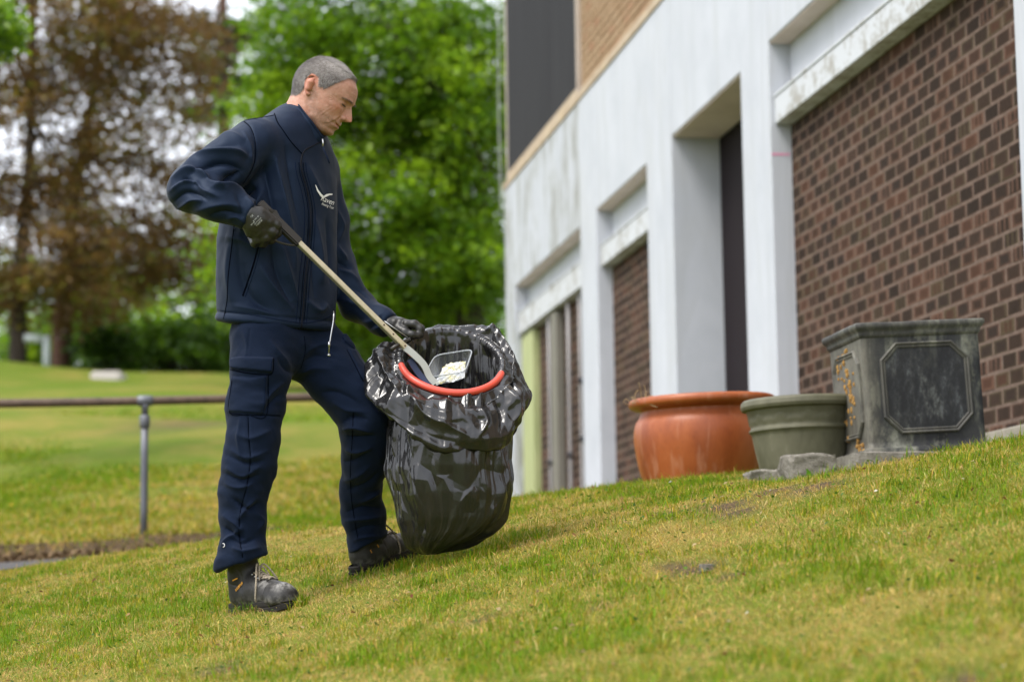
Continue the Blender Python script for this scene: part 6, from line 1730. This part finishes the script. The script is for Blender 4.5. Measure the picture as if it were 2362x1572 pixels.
# ================================================================== GRASS
def make_blades(name, x, y, h, w, lean, col, seed):
    r = np.random.default_rng(seed); n = len(x)
    z = terr_n(x, y) - .004
    for bx, by, rr, dep in BARE:
        z -= dep * np.exp(-(((x - bx) / rr) ** 2 + ((y - by) / (rr * 1.2)) ** 2))
    az = r.uniform(0, 2 * np.pi, n); face = r.uniform(0, 2 * np.pi, n)
    lx, ly = np.cos(az) * lean, np.sin(az) * lean
    wx, wy = np.cos(face) * w * .5, np.sin(face) * w * .5
    up = np.sqrt(np.clip(1 - np.minimum(lean, .95) ** 2, .05, 1))
    V = np.zeros((n, 5, 3), np.float32)
    b = np.stack([x, y, z], 1)
    V[:, 0] = b + np.stack([-wx, -wy, 0 * wx], 1); V[:, 1] = b + np.stack([wx, wy, 0 * wx], 1)
    m = b + np.stack([lx * h * .38, ly * h * .38, up * h * .6], 1)
    V[:, 2] = m + np.stack([wx * .8, wy * .8, 0 * wx], 1); V[:, 3] = m - np.stack([wx * .8, wy * .8, 0 * wx], 1)
    V[:, 4] = b + np.stack([lx * h * 1.0, ly * h * 1.0, up * h * (1 - .35 * lean)], 1)
    i = np.arange(n) * 5
    T = np.concatenate([np.stack([i, i + 1, i + 2], 1), np.stack([i, i + 2, i + 3], 1), np.stack([i + 3, i + 2, i + 4], 1)])
    C = np.repeat(col, 5, axis=0)
    o = mesh_np(name, V.reshape(-1, 3), T, GRASS_MAT, attrs={'col': C})
    return tag(o, kind='stuff')
t = NT('grass_blade'); c = t.attr('col', 'Color')
tr = t.n('BsdfTranslucent'); t.l(c, tr.inputs['Color']); ms = t.n('MixShader', _Fac=.35)
t.set(Base_Color=c, Roughness=.7, Specular_IOR_Level=.12)
t.l(t.b.outputs[0], ms.inputs[1]); t.l(tr.outputs[0], ms.inputs[2]); t.l(ms.outputs[0], t.out.inputs['Surface'])
GRASS_MAT = t.m
def blade_cols(s, r):
    n = len(s)
    g = np.stack([.095 + .06 * r.random(n), .160 + .085 * r.random(n), .004 + .005 * r.random(n)], 1)
    yg = np.stack([.24 + .10 * r.random(n), .215 + .06 * r.random(n), .012 + .02 * r.random(n)], 1)
    st = np.stack([.37 + .14 * r.random(n), .275 + .09 * r.random(n), .08 + .06 * r.random(n)], 1)
    k = s + r.normal(0, .23, n)
    c = np.where((k > .56)[:, None], st, np.where((k > .33)[:, None], yg, g))
    return c * r.uniform(.66, 1.50, n)[:, None]
def in_view(x, y, m=420):
    u, v = proj(np.stack([x, y, terr(x, y)], 1)); return (u > -m) & (u < PW + m) & (v < PH + 60)
def scatter(n, x0, x1, y0, y1, r):
    x = r.uniform(x0, x1, n); y = r.uniform(y0, y1, n); k = in_view(x, y); return x[k], y[k]
DENS = 1.0
r = np.random.default_rng(5)
# short turf
x, y = scatter(int(720000 * DENS), -2.9, 2.9, 3.0, 9.4, r)
keep = (r.random(len(x)) > bare_mask(x, y) * 1.1); x, y = x[keep], y[keep]
s = straw_field(x, y)
nb = np.min([np.hypot(x - q[0], (y - q[1]) * .8) for q in ((1.10, 7.75), (1.3, 7.7), (.95, 7.9))], axis=0)
h = (r.gamma(4, .0045, len(x)) * (1.15 - .5 * s) + .005) * (.45 + .55 * sstep(nb, .1, .35)); lean = np.clip(r.normal(.58, .25, len(x)) + .25 * (s > .55), 0, .97)
make_blades('grass', x, y, h, r.uniform(.0013, .0026, len(x)) * (.8 + y * .035), lean, blade_cols(s, r), 31)
# longer green tufts
nt = int(4200 * DENS)
cx, cy = scatter(nt, -2.9, 2.9, 3.0, 9.3, r); sc_ = straw_field(cx, cy); k = r.random(len(cx)) > sc_ * 1.15; cx, cy = cx[k], cy[k]
m = r.integers(8, 26, len(cx)); rad = r.uniform(.012, .045, len(cx))
x = np.repeat(cx, m) + r.normal(0, 1, m.sum()) * np.repeat(rad, m); y = np.repeat(cy, m) + r.normal(0, 1, m.sum()) * np.repeat(rad, m)
hh = np.repeat(r.uniform(.026, .062, len(cx)) * (1 - .35 * sstep(cy, 7.2, 7.9)), m) * r.uniform(.6, 1.25, m.sum())
kp = r.random(len(x)) > bare_mask(x, y)
x, y, hh = x[kp], y[kp], hh[kp]
make_blades('grass', x, y, hh, r.uniform(.0016, .0032, len(x)), np.clip(r.normal(.5, .22, len(x)), 0, .9), blade_cols(np.full(len(x), .12), r), 32)
# dry thatch lying on the soil
x, y = scatter(int(350000 * DENS), -2.9, 2.9, 3.0, 9.2, r)
s = straw_field(x, y); k = r.random(len(x)) < s * 1.2; x, y = x[k], y[k]
make_blades('thatch', x, y, r.uniform(.02, .05, len(x)), r.uniform(.001, .0022, len(x)), r.uniform(.85, 1.0, len(x)), blade_cols(np.full(len(x), .95), r) * 1.05, 33)
# taller blades left standing round the boots and under the bag
pts = []
for a, b in ((U(532, 1402, 6.52), U(690, 1396, 6.38)), (U(690, 1396, 6.38), U(700, 1380, 6.45)), (U(806, 1312, 6.80), U(940, 1290, 6.80)), (U(930, 1282, 6.47), U(1110, 1262, 6.50)), (U(1110, 1262, 6.50), U(1165, 1225, 6.60))):
    f = r.random(240)[:, None]; pts.append(a + (b - a) * f + r.normal(0, .012, (240, 3)))
P_ = np.concatenate(pts); x, y = P_[:, 0], P_[:, 1] - .015
make_blades('grass', x, y, r.uniform(.018, .052, len(x)), r.uniform(.0016, .003, len(x)), np.clip(r.normal(.45, .22, len(x)), 0, .9), blade_cols(np.full(len(x), .2), r), 36)
# scraps among the blades: dead leaves, petals, clover
def scraps(name, n, size, cols, seed, lift):
    q = np.random.default_rng(seed); x, y = scatter(n, -2.3, 2.3, 3.2, 8.6, q); n = len(x)
    s_ = size * q.uniform(.5, 1.3, n); an = q.uniform(0, 6.28, n); tl = q.normal(0, .35, (n, 2)); z = terr_n(x, y) + lift * q.uniform(.4, 1.2, n)
    V = np.zeros((n, 6, 3))
    for k in range(6):
        a = an + k * math.pi / 3; rr = s_ * (1 if k % 3 == 0 else .6); dx, dy = np.cos(a) * rr, np.sin(a) * rr
        V[:, k] = np.stack([x + dx, y + dy, z + dx * tl[:, 0] + dy * tl[:, 1] + (.25 * s_ if k in (1, 4) else 0)], 1)
    c = np.array(cols)[q.integers(len(cols), size=n)] * q.uniform(.7, 1.2, (n, 1))
    tag(mesh_np(name, V.reshape(-1, 3), np.arange(6 * n).reshape(n, 6), GRASS_MAT, smooth=False, attrs={'col': np.repeat(c, 6, 0)}), kind='stuff')
scraps('dead_leaves', 900, .008, [(.20, .10, .04), (.30, .19, .08), (.14, .05, .025), (.36, .27, .15)], 51, .016)
scraps('clover', 5200, .006, [(.07, .15, .015), (.10, .19, .02), (.06, .12, .03)], 52, .018)
scraps('petals', 45, .0055, [(.62, .60, .55), (.55, .50, .42)], 53, .022)
# rough grass beyond the path
x = r.uniform(-7.5, -.8, int(110000 * DENS)); y = 13.45 + r.gamma(1.2, 4.5, len(x)); k = in_view(x, y, 20) & (y < 34); x, y = x[k], y[k]
s = np.clip(.14 + .42 * noise3(np.stack([x, y * .5, x * 0], 1), .45, 41) + .2 * noise3(np.stack([x, y, x * 0], 1), 2, 42), 0, 1)
make_blades('grass', x, y, r.uniform(.02, .06, len(x)), r.uniform(.006, .012, len(x)) * (y / 16), np.clip(r.normal(.5, .2, len(x)), 0, .95), blade_cols(s, r), 34)
